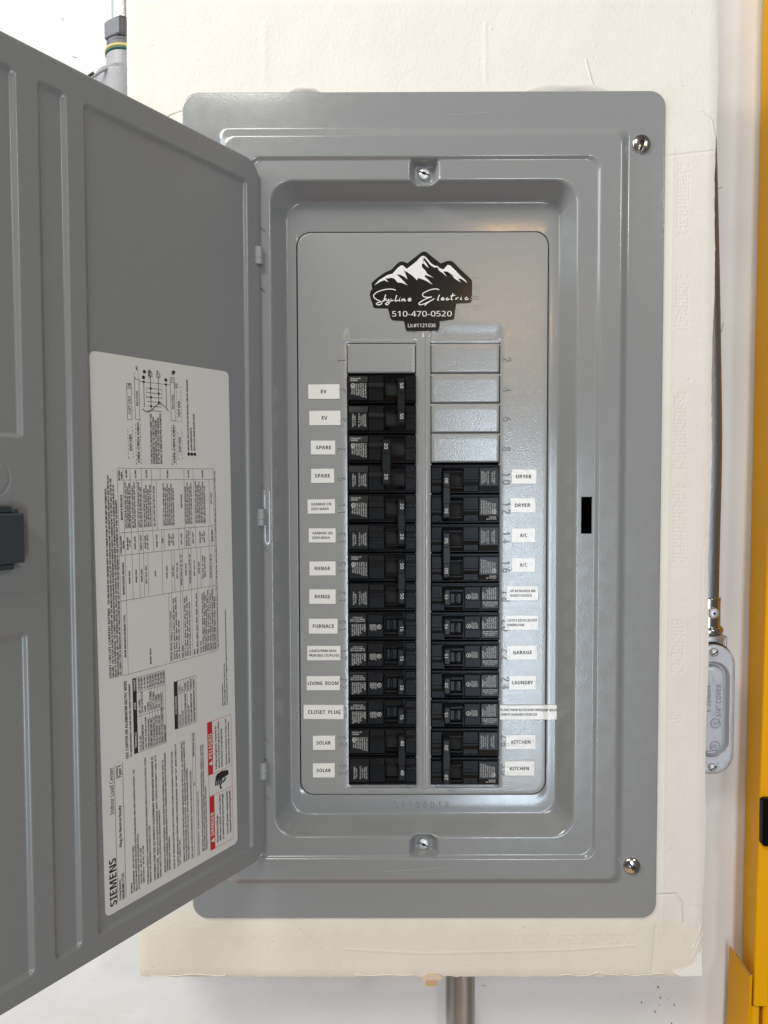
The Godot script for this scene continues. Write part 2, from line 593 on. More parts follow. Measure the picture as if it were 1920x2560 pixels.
func build_surround() -> void:
	var n := FastNoiseLite.new()
	n.seed = 77
	n.frequency = 0.012
	n.fractal_octaves = 5
	var grain := FastNoiseLite.new()
	grain.seed = 79
	grain.frequency = 0.16
	grain.fractal_octaves = 3
	var im := n.get_image(900, 1530)
	im.convert(Image.FORMAT_RF)
	for j in im.get_height():
		for i in im.get_width():
			im.set_pixel(i, j, Color(0.45 + (im.get_pixel(i, j).r - 0.5) * 0.10 + 0.022 * grain.get_noise_2d(i, j * 0.8), 0, 0))
	# joint tape down the right side and along the bottom, with its woven print showing in places
	crease(im, PackedVector2Array([Vector2(0.204, 0.30), Vector2(0.203, -0.36)]), 0.0012, 0.02)
	crease(im, PackedVector2Array([Vector2(0.200, 0.293), Vector2(0.238, 0.297)]), 0.0008, -0.05)
	crease(im, PackedVector2Array([Vector2(0.225, 0.33), Vector2(0.235, 0.322), Vector2(0.2385, 0.305)]), 0.0007, 0.06)
	for k in 150:
		var y := 0.285 - k * 0.0031
		if sin(k * 0.21) + 0.6 * sin(k * 0.083 + 1.0) > -0.35:
			for q in 5:
				if rng.randf() < 0.8:
					dent(im, 0.2085 + q * 0.0022 + rng.randf_range(-0.0003, 0.0003), y, 0.0008, 0.0011, -0.09)
	for k in 34:
		for q in 4:
			if rng.randf() < 0.7:
				dent(im, 0.075 + k * 0.0031, -0.361 - q * 0.0023, 0.0011, 0.0008, -0.07)
	for k in 26:
		dent(im, 0.187 + k * 0.0016, -0.384, 0.0005, 0.006, 0.03)
	for k in 70:
		dent(im, 0.2325, -0.03 - k * 0.0026, 0.0008, 0.0009, -0.07)
	crease(im, PackedVector2Array([Vector2(0.190, -0.325), Vector2(0.214, -0.324), Vector2(0.220, -0.332), Vector2(0.221, -0.35)]), 0.0006, -0.08)
	crease(im, PackedVector2Array([Vector2(0.197, -0.352), Vector2(0.1945, -0.392)]), 0.0012, -0.05)
	crease(im, PackedVector2Array([Vector2(0.05, 0.40), Vector2(0.05, 0.352)]), 0.0016, 0.025)
	crease(im, PackedVector2Array([Vector2(-0.13, 0.40), Vector2(-0.13, 0.352)]), 0.0030, 0.02)
	crease(im, PackedVector2Array([Vector2(0.132, 0.37), Vector2(0.137, 0.352), Vector2(0.142, 0.345)]), 0.0007, 0.08)
	crease(im, PackedVector2Array([Vector2(-0.07, -0.372), Vector2(0.0, -0.376), Vector2(0.12, -0.373), Vector2(0.18, -0.369)]), 0.0010, 0.03)
	crease(im, PackedVector2Array([Vector2(-0.11, -0.352), Vector2(-0.085, -0.375), Vector2(-0.07, -0.392)]), 0.0008, -0.03)
	crease(im, PackedVector2Array([Vector2(-0.218, 0.318), Vector2(-0.207, 0.327), Vector2(-0.198, 0.330), Vector2(-0.190, 0.326)]), 0.0006, -0.10)
	for k in 120:
		dent(im, rng.randf_range(-0.24, 0.24), rng.randf_range(-0.395, 0.415), rng.randf_range(0.0006, 0.0016), rng.randf_range(0.0006, 0.0014), rng.randf_range(-0.10, 0.12))
	cream = mat(Color(0.79, 0.75, 0.665), 0.6)
	# patches of colour: a pinkish taped strip of other paint at the right, tan towards the bottom
	var n2 := FastNoiseLite.new()
	n2.seed = 78
	n2.frequency = 0.016
	n2.fractal_octaves = 4
	var tint := Image.create(300, 510, false, Image.FORMAT_RGB8)
	for j in 510:
		for i in 300:
			var x := i / 300.0 * 0.5 - 0.25
			var y := 0.425 - j / 510.0 * 0.85
			var w := n2.get_noise_2d(i, j)
			var c := Color(0.79, 0.765, 0.70)
			c = c.lerp(Color(0.785, 0.735, 0.675), smoothstep(0.200, 0.206, x + 0.002 * w) * smoothstep(0.30, 0.294, y))
			c = c.lerp(Color(0.755, 0.68, 0.565), smoothstep(-0.335, -0.362, y + 0.012 * w) * (0.85 - 0.35 * smoothstep(0.1, 0.2, x)))
			c = c.lerp(Color(0.80, 0.735, 0.60), 0.5 * smoothstep(-0.15, -0.24, x) * smoothstep(-0.30, -0.36, y))
			c = c * (1.0 + 0.035 * w + 0.02 * n2.get_noise_2d(i * 6, j * 1.5 + 900))
			tint.set_pixel(i, j, c.linear_to_srgb())
	cream.albedo_color = Color.WHITE
	cream.albedo_texture = ImageTexture.create_from_image(tint)
	cream.heightmap_enabled = true
	cream.heightmap_texture = ImageTexture.create_from_image(im)
	cream.heightmap_scale = 0.36
	var root := thing("drywall_surround", "cream painted boxed-out drywall surround around the grey breaker panel", "wall surround", Vector3(0, -0.397, -0.002))
	var off := Vector3(0, 0.397, 0)
	var s := Shape.new()
	var xs := lines(-0.243, 0.239, 0.004, PackedFloat32Array([-0.185, 0.185]))
	var ys := lines(-0.397, 0.4215, 0.004, PackedFloat32Array([-0.33, 0.33]))
	var rows := []
	for y in ys:
		var r := PackedVector3Array()
		for x in xs:
			var p := Vector3(x, y, 0)
			p.x += 0.0018 * (y - 0.0) * (1.0 if x > 0 else 1.2) if absf(x) > 0.19 else 0.0
			if x == xs[0] or x == xs[xs.size() - 1]:
				p.x += 0.0006 * n.get_noise_2d(y * 9000, x * 100) + (0.0007 * sin(y * 40) if x > 0 else 0.0)
				p.z -= 0.0010
			if y == ys[0] or y == ys[ys.size() - 1]:
				p.y += 0.0010 * n.get_noise_2d(x * 9000, 50)
				p.z -= 0.0010
			r.append(p + off)
		rows.append(r)
	s.sheet(rows, false, func(j, i): return absf(xs[i] + xs[i + 1]) < 0.36 and ys[j] > -0.3301 and ys[j + 1] < 0.3301)
	for k in s.t.size():
		s.t[k] = Vector2((s.v[k].x + 0.25) / 0.5, (0.425 - s.v[k].y + 0.397) / 0.85)
	obj("front_board", s, cream, root)
	var side := mat(Color(0.78, 0.755, 0.69), 0.65)
	var e := Shape.new()
	var last := rows.size() - 1
	var w: int = rows[0].size() - 1
	var back := Vector3(0, 0, -0.078)
	for j in last:
		e.quad(rows[j][w], rows[j][w] + back, rows[j + 1][w] + back, rows[j + 1][w])
		e.quad(rows[j + 1][0], rows[j + 1][0] + back, rows[j][0] + back, rows[j][0])
	for i in w:
		e.quad(rows[0][i], rows[0][i] + back, rows[0][i + 1] + back, rows[0][i + 1])
		e.quad(rows[last][i + 1], rows[last][i + 1] + back, rows[last][i] + back, rows[last][i])
	obj("side_board", e, side, root)
	# paper that has lifted off the board along the cover's top edge
	for q: Array in [[-0.0975, 0.014, 0.0042], [0.1165, 0.036, 0.0062]]:
		var f := Shape.new()
		var fr := []
		for j in 5:
			var r := PackedVector3Array()
			for i in 17:
				var a := i / 16.0 * 2 - 1
				var tall: float = q[2] * (1 - absf(a) ** 2.4) * (1.0 + 0.2 * sin(a * 5 + q[0] * 90))
				r.append(Vector3(q[0] + a * q[1], 0.344 + tall * j / 4.0, 0.0006 + 0.0022 * (1 - a * a) * sin(j / 4.0 * 1.9)) + off)
			fr.append(r)
		f.sheet(fr)
		obj("lifted_paper", f, side, root)
	# torn white paper at the lower right corner and a torn flap under the bottom edge
	var torn := mat(Color(0.82, 0.80, 0.77), 0.8)
	var c := Shape.new()
	c.slab(PackedVector2Array([Vector2(0.2375, -0.3955), Vector2(0.2365, -0.372), Vector2(0.2335, -0.378), Vector2(0.2315, -0.385), Vector2(0.2255, -0.3885), Vector2(0.2215, -0.3905), Vector2(0.2160, -0.3895), Vector2(0.2130, -0.393), Vector2(0.2180, -0.396)]), 0.397 * 0.0 + 0.0, 0.0006)
	var c2 := Shape.new()
	c2.take(c, Transform3D(Basis(), off))
	obj("torn_paper", c2, torn, root)
	var fl := Shape.new()
	fl.slab(PackedVector2Array([Vector2(0.000, -0.3955), Vector2(-0.003, -0.3975), Vector2(-0.0005, -0.4005), Vector2(0.001, -0.4045), Vector2(0.011, -0.4040), Vector2(0.0125, -0.399), Vector2(0.016, -0.3965), Vector2(0.012, -0.3935), Vector2(0.003, -0.3935)]), -0.004, 0.0012)
	var fl2 := Shape.new()
	fl2.take(fl, Transform3D(Basis(), off))
	obj("torn_paper", fl2, mat(Color(0.66, 0.53, 0.38), 0.8), root)
	var tp := Shape.new()
	tp.slab(PackedVector2Array([Vector2(0.001, -0.4025), Vector2(0.003, -0.4032), Vector2(0.011, -0.4030), Vector2(0.0112, -0.3985), Vector2(0.0012, -0.3990)]), 0.0, 0.0018)
	var tp2 := Shape.new()
	tp2.take(tp, Transform3D(Basis(), off))
	obj("torn_paper", tp2, mat(Color(0.52, 0.37, 0.20), 0.8), root)
	for q: Array in [[0.115, 0.165, 0.004], [0.170, 0.205, 0.003], [-0.06, -0.01, 0.001], [-0.235, -0.17, 0.002]]:
		var p := PackedVector3Array()
		for i in 14:
			var x := lerpf(q[0], q[1], i / 13.0)
			p.append(Vector3(x, -0.3955 + q[2] * n.get_noise_2d(x * 3000, q[0] * 900) + 0.0008, 0.0002) + off)
		var wr := Shape.new()
		wr.tube(p, 0.00045, 8)
		obj("paper_ridge", wr, side, root)
	for q: Array in [[0.236, -0.352, 0.229, -0.372], [0.2372, -0.358, 0.2335, -0.368], [0.2335, -0.368, 0.2285, -0.381]]:
		var wr := Shape.new()
		wr.tube(PackedVector3Array([Vector3(q[0], q[1], 0) + off, Vector3((q[0] + q[2]) / 2 + 0.0006, (q[1] + q[3]) / 2, 0.0003) + off, Vector3(q[2], q[3], 0) + off]), 0.0005, 8)
		obj("paper_ridge", wr, side, root)


# ---------------------------------------------------------------- conduits
func hexnut(s: Shape, x: float, y0: float, y1: float, z: float, r: float, turn := 0.0) -> void:
	var rows := []
	for q: Array in [[y0, 0.93], [y0 + 0.0012, 1.0], [y1 - 0.0035, 1.0], [y1, 0.84]]:
		var ring := PackedVector3Array()
		for i in 6:
			var a := -TAU * i / 6 + turn
			ring.append(Vector3(x + r * q[1] * cos(a), q[0], z + r * q[1] * sin(a)))
		rows.append(ring)
	for j in 3:
		for i in 6:
			s.quad(rows[j][i], rows[j][(i + 1) % 6], rows[j + 1][(i + 1) % 6], rows[j + 1][i])
	for i in 6:
		s.tri(Vector3(x, y1, z), rows[3][i], rows[3][(i + 1) % 6])


func upright(s: Shape, x: float, z: float, prof: PackedVector2Array, seg := 32) -> void:
	# profile of (radius, y), turned about a vertical axis
	s.lathe(prof, Transform3D(Basis(Vector3(1, 0, 0), -PI / 2), Vector3(x, 0, z)), seg)


func build_conduits() -> void:
	var emt := mat(Color(0.38, 0.38, 0.375), 0.42, 0.8)
	relief(emt, 20.0, 0.05, 5.0, 51, 3, 0.35)
	var cast := mat(Color(0.60, 0.60, 0.62), 0.38, 0.75)
	relief(cast, 25.0, 0.09, 6.0, 52, 3, 0.5)
	var dark_cast := mat(Color(0.15, 0.15, 0.16), 0.42, 0.7)
	relief(dark_cast, 25.0, 0.09, 7.0, 53, 3, 0.7)
	var rubber := mat(Color(0.012, 0.012, 0.012), 0.7)

	# left: conduit coming down behind the surround into a compression connector
	var a := thing("conduit", "steel conduit with a cast compression nut at the upper left", "conduit", Vector3(-0.2595, 0.3, -0.05))
	var s := Shape.new()
	s.tube(PackedVector3Array([Vector3(0, 0.12, 0), Vector3(0, 0.3, 0), Vector3(0, 0.9, 0)]), 0.0117, 32)
	obj("pipe", s, emt, a)
	s = Shape.new()
	hexnut(s, 0, 0.1115, 0.1285, 0, 0.0180, 0.5)
	obj("compression_nut", s, dark_cast, a)
	s = Shape.new()
	upright(s, 0, 0, PackedVector2Array([Vector2(0.0150, 0.1040), Vector2(0.0155, 0.1045), Vector2(0.0155, 0.1085), Vector2(0.0162, 0.1090), Vector2(0.0162, 0.1105), Vector2(0.0140, 0.1115)]))
	obj("connector_body", s, dark_cast, a)
	s = Shape.new()
	upright(s, 0, 0, PackedVector2Array([Vector2(0.0150, 0.1012), Vector2(0.0176, 0.1014), Vector2(0.0180, 0.1028), Vector2(0.0176, 0.1040), Vector2(0.0150, 0.1042)]))
	obj("sealing_ring", s, mat(Color(0.62, 0.50, 0.16), 0.5), a)
	s = Shape.new()
	upright(s, 0, 0, PackedVector2Array([Vector2(0.0150, 0.0994), Vector2(0.0174, 0.0996), Vector2(0.0177, 0.1004), Vector2(0.0174, 0.1012), Vector2(0.0150, 0.1014)]))
	var sr := obj("sealing_ring", s, mat(Color(0.03, 0.16, 0.12), 0.5), a)
	tag(sr, "green rubber ring under the yellow one")

	var hub := thing("conduit_elbow", "grey conduit body with a flared hub below the upper left conduit", "conduit fitting", Vector3(-0.2595, 0.20, -0.05))
	var gp := mat(Color(0.29, 0.29, 0.31), 0.35)
	relief(gp, 25.0, 0.05, 5.0, 54, 3, 0.4)
	s = Shape.new()
	upright(s, 0, 0, PackedVector2Array([Vector2(0.0130, 0.1996), Vector2(0.0162, 0.1994), Vector2(0.0168, 0.1985), Vector2(0.0168, 0.1880), Vector2(0.0180, 0.1850), Vector2(0.0215, 0.1828), Vector2(0.0255, 0.1812), Vector2(0.0262, 0.1780), Vector2(0.0262, 0.06)]))
	obj("body", s, gp, hub)
	s = Shape.new()
	s.tube(PackedVector3Array([Vector3(-0.0245, 0.1822, 0.010), Vector3(-0.0285, 0.1800, 0.010), Vector3(-0.0295, 0.172, 0.010), Vector3(-0.0295, 0.08, 0.010)]), 0.0018, 10)
	obj("gasket", s, rubber, hub)
	s = Shape.new()
	s.tube(PackedVector3Array([Vector3(0.0, 0.1835, 0.0215), Vector3(-0.012, 0.1750, 0.0262), Vector3(-0.024, 0.1660, 0.0270)]), 0.0011, 8)
	obj("mould_seam", s, gp, hub)

	# below: a conduit running down the wall from the surround
	var b := thing("conduit", "galvanised conduit running down the wall from the bottom edge of the surround", "conduit", Vector3(0.0398, -1.2, -0.066))
	s = Shape.new()
	s.tube(PackedVector3Array([Vector3(0, 0, 0), Vector3(0, 0.4, 0), Vector3(0, 0.83, 0)]), 0.0117, 32)
	obj("pipe", s, emt, b)

	# right: conduit bent slightly outwards, then a set-screw connector
	var c := thing("conduit", "bent steel conduit with a set-screw connector along the right edge of the surround", "conduit", Vector3(0.2595, -0.118, -0.0575))
	s = Shape.new()
	var p := PackedVector3Array()
	for k in 41:
		var y := lerpf(0.03, 0.95, k / 40.0)
		p.append(Vector3(0.0008 - 0.020 * clampf((y - 0.16) / 0.5, 0, 1.6) ** 1.6 + 0.001 * exp(-((y - 0.17) / 0.07) ** 2), y, 0))
	s.tube(p, 0.0117, 32)
	var shaded_emt := mat(Color(0.26, 0.26, 0.255), 0.40, 0.8)  # darker emt: the shade beside the surround is put into its colour
	relief(shaded_emt, 20.0, 0.05, 5.0, 51, 3, 0.35)
	obj("pipe", s, shaded_emt, c)
	s = Shape.new()
	upright(s, 0.0005, 0, PackedVector2Array([Vector2(0.0118, 0.0400), Vector2(0.0134, 0.0398), Vector2(0.0138, 0.0385), Vector2(0.0136, 0.0345), Vector2(0.0136, 0.0135), Vector2(0.0150, 0.0128), Vector2(0.0162, 0.0110), Vector2(0.0162, 0.0085), Vector2(0.0152, 0.0072), Vector2(0.0140, 0.0068)]).duplicate())
	var rev := PackedVector2Array()
	obj("set_screw_connector", s, chrome, c)
	s = Shape.new()
	s.lathe(PackedVector2Array([Vector2(0.0050, -0.004), Vector2(0.0050, 0.0016), Vector2(0.0042, 0.0028), Vector2(0.0022, 0.0032), Vector2(0.0, 0.0032)]), Transform3D(Basis(), Vector3(0.0022, 0.0265, 0.0132)), 20)
	obj("screw", s, zinc, c)
	s = Shape.new()
	s.block(0.0007, 0.0037, 0.0260, 0.0270, 0.012, 0.01655, 0.0001)
	s.block(0.0017, 0.0027, 0.0250, 0.0280, 0.012, 0.01665, 0.0001)
	obj("screw_recess", s, pit, c)

	# right: cast conduit body with its cover
	var d := thing("conduit_elbow", "cast aluminium conduit body with an embossed oval cover at the right", "conduit fitting", Vector3(0.2589, -0.1765, -0.08))
	s = Shape.new()
	upright(s, 0, 0.0225, PackedVector2Array([Vector2(0.0170, 0.050), Vector2(0.0172, 0.060), Vector2(0.0175, 0.0635), Vector2(0.0165, 0.0645), Vector2(0.0120, 0.0648)]))
	s.block(0.0150, 0.0195, 0.052, 0.0625, 0.012, 0.030, 0.0015)
	var rows := []
	for q: Array in [[0.0, 0.0], [0.0, 0.034], [0.0008, 0.037]]:
		rows.append(loop(0, 0, 0.0185 - q[0], 0.0570 - q[0], 0.0184 - q[0], q[1] + 0.002))
	s.sheet(rows, true)
	obj("body", s, cast, d)
	s = Shape.new()
	rows = []
	for q: Array in [[0.0012, 0.0385], [0.0, 0.0388], [0.0, 0.0412], [0.0012, 0.0414]]:
		rows.append(loop(0.0, 0.0006, 0.0194 - q[0], 0.0592 - q[0], 0.0192 - q[0], q[1]))
	s.sheet(rows, true)
	obj("gasket", s, rubber, d)
	s = Shape.new()
	rows = []
	for q: Array in [[0.0, 0.0192, 0.0414, 0.0585], [0.0, 0.0192, 0.0440, 0.0585], [0.0008, 0.0192, 0.0448, 0.0585], [0.0038, 0.0192, 0.0448, 0.0585]]:
		rows.append(loop(0, 0, 0.0192 - q[0], q[3] - q[0], 0.0190 - q[0], q[2]))
	for q: Array in [[0.0150, 0.0435, 0.0448], [0.0143, 0.0428, 0.0446], [0.0132, 0.0417, 0.0420], [0.0124, 0.0409, 0.0402], [0.0118, 0.0403, 0.0400], [0.0113, 0.0398, 0.0403], [0.0106, 0.0391, 0.0425], [0.0100, 0.0385, 0.0438], [0.0092, 0.0377, 0.0442], [0.0050, 0.0330, 0.0443], [0.0005, 0.0285, 0.0443]]:
		rows.append(loop(0, 0, q[0], q[1], q[0] - 0.0002, q[2]))
	s.sheet(rows, true)
	s.rect(-0.0006, -0.0287, 0.0006, 0.0287, 0.0443)
	var cover := obj("cover", s, cast, d)
	s = Shape.new()
	write(s, "3/4\" COVER", 0.0073, -0.0070, 0.0046, 0.04455, 0.0300, 0, PI / 2, true)
	write(s, "E 204094", -0.0020, -0.0020, 0.0046, 0.04455, 0.0240, 0, PI / 2, true)
	write(s, "SP", 0.0032, -0.0140, 0.0030, 0.04455, 0.0, 1, 0.0, true)
	write(s, "UL", 0.0018, -0.0345, 0.0032, 0.04455, 0.0, 1, 0.0, true)
	for cy: float in [-0.0125, -0.0330]:
		var ring := PackedVector3Array()
		for k in 25:
			ring.append(Vector3(0.0025 + 0.0042 * cos(TAU * k / 24), cy + 0.0042 * sin(TAU * k / 24), 0.0443))
		s.tube(ring, 0.0005, 6, false)
	var shade := mat(Color(0.36, 0.36, 0.37), 0.3, 0.75)
	obj("lettering", s, shade, cover)
	for y: float in [0.0517, -0.0517]:
		s = Shape.new()
		s.lathe(PackedVector2Array([Vector2(0.0039, 0.0448), Vector2(0.0039, 0.0456), Vector2(0.0032, 0.0468), Vector2(0.0018, 0.0474), Vector2(0, 0.0475)]), Transform3D(Basis(), Vector3(0.0, y, 0)), 20)
		var sw := obj("screw", s, zinc, d)
		s = Shape.new()
		s.quad(Vector3(-0.0030, y - 0.0016, 0.04772), Vector3(-0.0024, y - 0.0022, 0.04772), Vector3(0.0030, y + 0.0016, 0.04772), Vector3(0.0024, y + 0.0022, 0.04772))
		obj("slot", s, pit, sw)


# ---------------------------------------------------------------- yellow cabinet at the right edge
func build_cabinet() -> void:
	var y := mat(Color(0.80, 0.385, 0.0), 0.42, 0.0, 0.3)
	relief(y, 20.0, 0.06, 5.0, 61, 2, 0.25)
	smudge(y, 94, 0.6)
	var root := thing("cabinet", "yellow steel cabinet standing at the right edge with a black handle plate", "cabinet", Vector3(0.31, -1.0, -0.05))
	var up := Vector3(-0.31, 1.0, 0.05)
	# side and front as one bent sheet; the whole leans a little
	var rows := []
	for k in 12:
		var h := lerpf(-0.455, 1.0, k / 11.0)
		var xb := 0.3127 + 0.0046 * h
		var xf := 0.3107 + 0.0125 * h if h < 0.05 else 0.3113 + 0.006 * h
		var r := PackedVector3Array()
		r.append(Vector3(xb, h, -0.0785) + up)
		for i in 7:
			var a := i / 6.0 * PI / 2
			r.append(Vector3(xf + 0.0022 * (1 - cos(a)), h, -0.0472 + 0.0022 * sin(a)) + up)
		r.append(Vector3(xf + 0.012, h, -0.045) + up)
		rows.append(r)
	var s := Shape.new()
	s.sheet(rows)
	obj("corner_post", s, y, root)
	s = Shape.new()
	s.block(0.3185, 0.80, -0.385, 1.0, -0.078, -0.0458, 0.002)
	var s2 := Shape.new()
	s2.take(s, Transform3D(Basis(), up))
	obj("front_panel", s2, y, root)
	s = Shape.new()
	s.block(0.3150, 0.80, -1.0, -0.390, -0.078, -0.0458, 0.002)
	s2 = Shape.new()
	s2.take(s, Transform3D(Basis(), up))
	obj("front_panel", s2, y, root)
	s = Shape.new()
	s.slab(PackedVector2Array(plain_rect(0.327, -0.2813, 0.0195, 0.0218, 0.003)), -0.046, -0.0405)
	s2 = Shape.new()
	s2.take(s, Transform3D(Basis(), up))
	obj("handle_plate", s2, black, root)
	# lower folded sheet with a torn board edge along its slanting top
	s = Shape.new()
	var f := [Vector3(0.2974, -0.4184, -0.064), Vector3(0.2999, -0.4245, -0.0430), Vector3(0.2880, -1.0, -0.0430), Vector3(0.2846, -1.0, -0.064)]
	s.quad(f[3] + up, f[2] + up, f[1] + up, f[0] + up)
	s.quad(f[2] + up, f[2] + up + Vector3(0.003, 0, -0.0012), f[1] + up + Vector3(0.003, 0, -0.0012), f[1] + up)
	var sk := Vector3(0.0, 0, -0.013)
	s.quad(f[0] + up + sk, f[3] + up + sk, f[3] + up, f[0] + up)
	obj("lower_guard", s, y, root)
	s = Shape.new()
	s.tube(PackedVector3Array([f[0] + up, f[0].lerp(f[1], 0.3) + up + Vector3(0, 0.0007, 0), f[0].lerp(f[1], 0.6) + up, f[1] + up]), 0.0008, 8)
	obj("torn_edge", s, mat(Color(0.42, 0.22, 0.10), 0.85), root)
	s = Shape.new()
	s.block(0.3012, 0.3115, -1.0, -0.457, -0.070, -0.0462, 0.0015)
	s2 = Shape.new()
	s2.take(s, Transform3D(Basis(), up))
	obj("base_post", s2, y, root)


# ---------------------------------------------------------------- the panel: cover, dead front, fillers, door
func cover_height(d: float) -> float:
	# the pressed profile of the cover, by distance in from its edge
	if d < 0.0012:
		return -0.0012 + sqrt(maxf(0.0, 0.0012 ** 2 - (0.0012 - d) ** 2))
	var z := 0.0036 * smoothstep(0.0292, 0.0375, d)
	z -= 0.0022 * smoothstep(0.0528, 0.0560, d)
	z += (PLATE - 0.0014) * ramp(clampf((d - 0.0703) / (0.0826 - 0.0703), 0, 1), 0.2)
	return z


func ramp(q: float, f: float) -> float:
	# 0 to 1 with a straight middle and rounded ends, each a share f of the way
	var m := 1.0 / (1.0 - f)
	if q < f:
		return m * q * q / (2 * f)
	if q > 1 - f:
		return 1 - m * (1 - q) * (1 - q) / (2 * f)
	return m * (q - f / 2)


func build_panel() -> void:
	var root := thing("breaker_panel", "grey steel breaker panel with its door swung open to the left", "breaker panel", Vector3(0, -0.3445, 0))
	var up := Transform3D(Basis(), Vector3(0, 0.3445, 0))
	# --- cover
	var xs := lines(-0.088, 0.088, 0.011, lines(-0.0235, 0.0235, 0.0011))
	var ys := lines(-0.22, 0.22, 0.02, PackedFloat32Array([0.0140, -0.0167]))
	ys = lines(-0.22, 0.22, 0.02, ys + lines(0.180, 0.2195, 0.0018) + lines(-0.032, 0.0268, 0.0018) + lines(-0.2195, -0.183, 0.0018))
	var ds := PackedFloat32Array([0, 0.0001, 0.0003, 0.0007, 0.0012, 0.010, 0.020, 0.0285])
	ds.append_array(lines(0.0290, 0.0378, 0.0006))
	ds.append_array(PackedFloat32Array([0.0385, 0.045, 0.0515]))
	ds.append_array(lines(0.0524, 0.0564, 0.0003))
	ds.append_array(lines(0.0569, 0.0700, 0.0010, PackedFloat32Array([0.0578, 0.0669])))
	ds.append_array(lines(0.0702, 0.0828, 0.00035))
	ds.append_array(PackedFloat32Array([0.0840, 0.0870, 0.0895]))
	ds.sort()
	var rows := [loop(0, 0, 0.197, 0.34425, 0.013, -0.0035, xs, ys)]
	for d in ds:
		var r := lerpf(0.013, 0.0105, clampf(d / 0.05, 0, 1))
		if d > 0.0285 and d < 0.045:
			r = 0.0075
		elif d > 0.0560:
			r = lerpf(0.0115, 0.0185, clampf((d - 0.056) / 0.0145, 0, 1)) if d < 0.0705 else lerpf(0.0185, 0.0145, clampf((d - 0.0705) / 0.012, 0, 1))
		rows.append(loop(0, 0, 0.197 - d, 0.34425 - d, r, cover_height(d), xs, ys))
	# the screw pockets
	for r in rows.size():
		var ring: PackedVector3Array = rows[r]
		for k in ring.size():
			var p := ring[k]
			for c: Vector2 in [Vector2(0.0004, 0.2808), Vector2(-0.0003, -0.2828)]:
				var e := sdf(Vector2(p.x, p.y), c, Vector2(0.0068, 0.0064), 0.0022)
				if e < 0.0062 and p.z > -0.0075:
					var q := maxf(ramp(clampf(e / 0.0060, 0, 1), 0.25), smoothstep(0.2868, 0.2898, absf(p.y)))
					ring[k].z = minf(p.z, lerpf(-0.0075, p.z, q))
			# slight swell beside the hinges, where the sheet is lanced
			if p.x < -0.128 and p.x > -0.1415:
				for hy: float in [0.2105, -0.0020, -0.2135]:
					var q2 := clampf(1 - absf(p.y - hy) / 0.026, 0, 1)
					ring[k].z += (0.0014 if absf(hy) < 0.1 else 0.0004) * smoothstep(0.0, 0.25, q2) * smoothstep(-0.1275, -0.133, p.x)
		rows[r] = ring
	var rect := PackedVector3Array(loop(0, -0.0038, 0.1073, 0.2425, 0.0121, PLATE - 0.0003, xs, ys))
	rows.append(rect)
	rows.append(loop(0, -0.0038, 0.1071, 0.2423, 0.0119, PLATE - 0.0012, xs, ys))
	rows.append(loop(0, -0.0038, 0.1071, 0.2423, 0.0119, PLATE - 0.006, xs, ys))
	# the slot for the latch, in the right-hand flat
	var first: int = rows[0].size() - ys.size()
	var a := ys.find(-0.0167)
	var b := ys.find(0.0140)
	for k in ys.size():
		if absf(ys[k] + 0.0167) < 0.0001:
			a = k
		if absf(ys[k] - 0.0140) < 0.0001:
			b = k
	var s := Shape.new()
	s.sheet(rows, true, func(j, i): return i >= first + a and i < first + b and rows[j][i].x < 0.1393 and rows[j + 1][i].x > 0.1300)
	for q: Array in [[0.1392, -0.0167, 0.1392, 0.0140], [0.1392, 0.0140, 0.1301, 0.0140], [0.1301, 0.0140, 0.1301, -0.0167], [0.1301, -0.0167, 0.1392, -0.0167]]:
		s.quad(Vector3(q[0], q[1], 0.0012), Vector3(q[0], q[1], -0.0005), Vector3(q[2], q[3], -0.0005), Vector3(q[2], q[3], 0.0012))
	var moved := Shape.new()
	moved.take(s, up)
	obj("cover", moved, grey, root)
	# paint specks and a long scratch low on the cover
	s = Shape.new()
	for k in 40:
		var d := absf(rng.randfn()) * 0.006
		var c := Vector2(-0.1075, -0.2625 + 0.3445) + Vector2.from_angle(rng.randf() * TAU) * d
		var r := rng.randf_range(0.00012, 0.0003)
		var dd := minf(0.197 - absf(c.x), 0.34425 - absf(c.y - 0.3445))
		s.rect(c.x - r, c.y - r, c.x + r, c.y + r * 1.6, cover_height(dd) + 0.0004)
	for q: Array in [[-0.035, -0.3012, 0.018, -0.2978], [-0.12, 0.30, -0.105, 0.305], [0.02, 0.325, 0.05, 0.327]]:
		var zz := cover_height(0.34425 - absf(q[1])) + 0.00015
		s.ribbon(PackedVector2Array([Vector2(q[0], q[1] + 0.3445), Vector2((q[0] + q[2]) / 2, (q[1] + q[3]) / 2 + 0.3441), Vector2(q[2], q[3] + 0.3445)]), 0.00025, zz)
	obj("paint_specks", s, mat(Color(0.46, 0.45, 0.43), 0.7), root).set_meta("kind", "stuff")
	# --- steel enclosure behind, open to the front, dark inside
	s = Shape.new()
	var q4 := [Vector3(-0.180, -0.325, 0), Vector3(0.180, -0.325, 0), Vector3(0.180, 0.325, 0), Vector3(-0.180, 0.325, 0)]
	for k in 4:
		var p: Vector3 = q4[k] + up.origin
		var q: Vector3 = q4[(k + 1) % 4] + up.origin
		s.quad(p + Vector3(0, 0, -0.003), p + Vector3(0, 0, -0.078), q + Vector3(0, 0, -0.078), q + Vector3(0, 0, -0.003))
	s.rect(-0.180, -0.325 + 0.3445, 0.180, 0.325 + 0.3445, -0.078)
	obj("enclosure", s, pit, root)
	# --- dead front plate
	s = Shape.new()
	var z := PLATE - 0.0006
	var ring := []
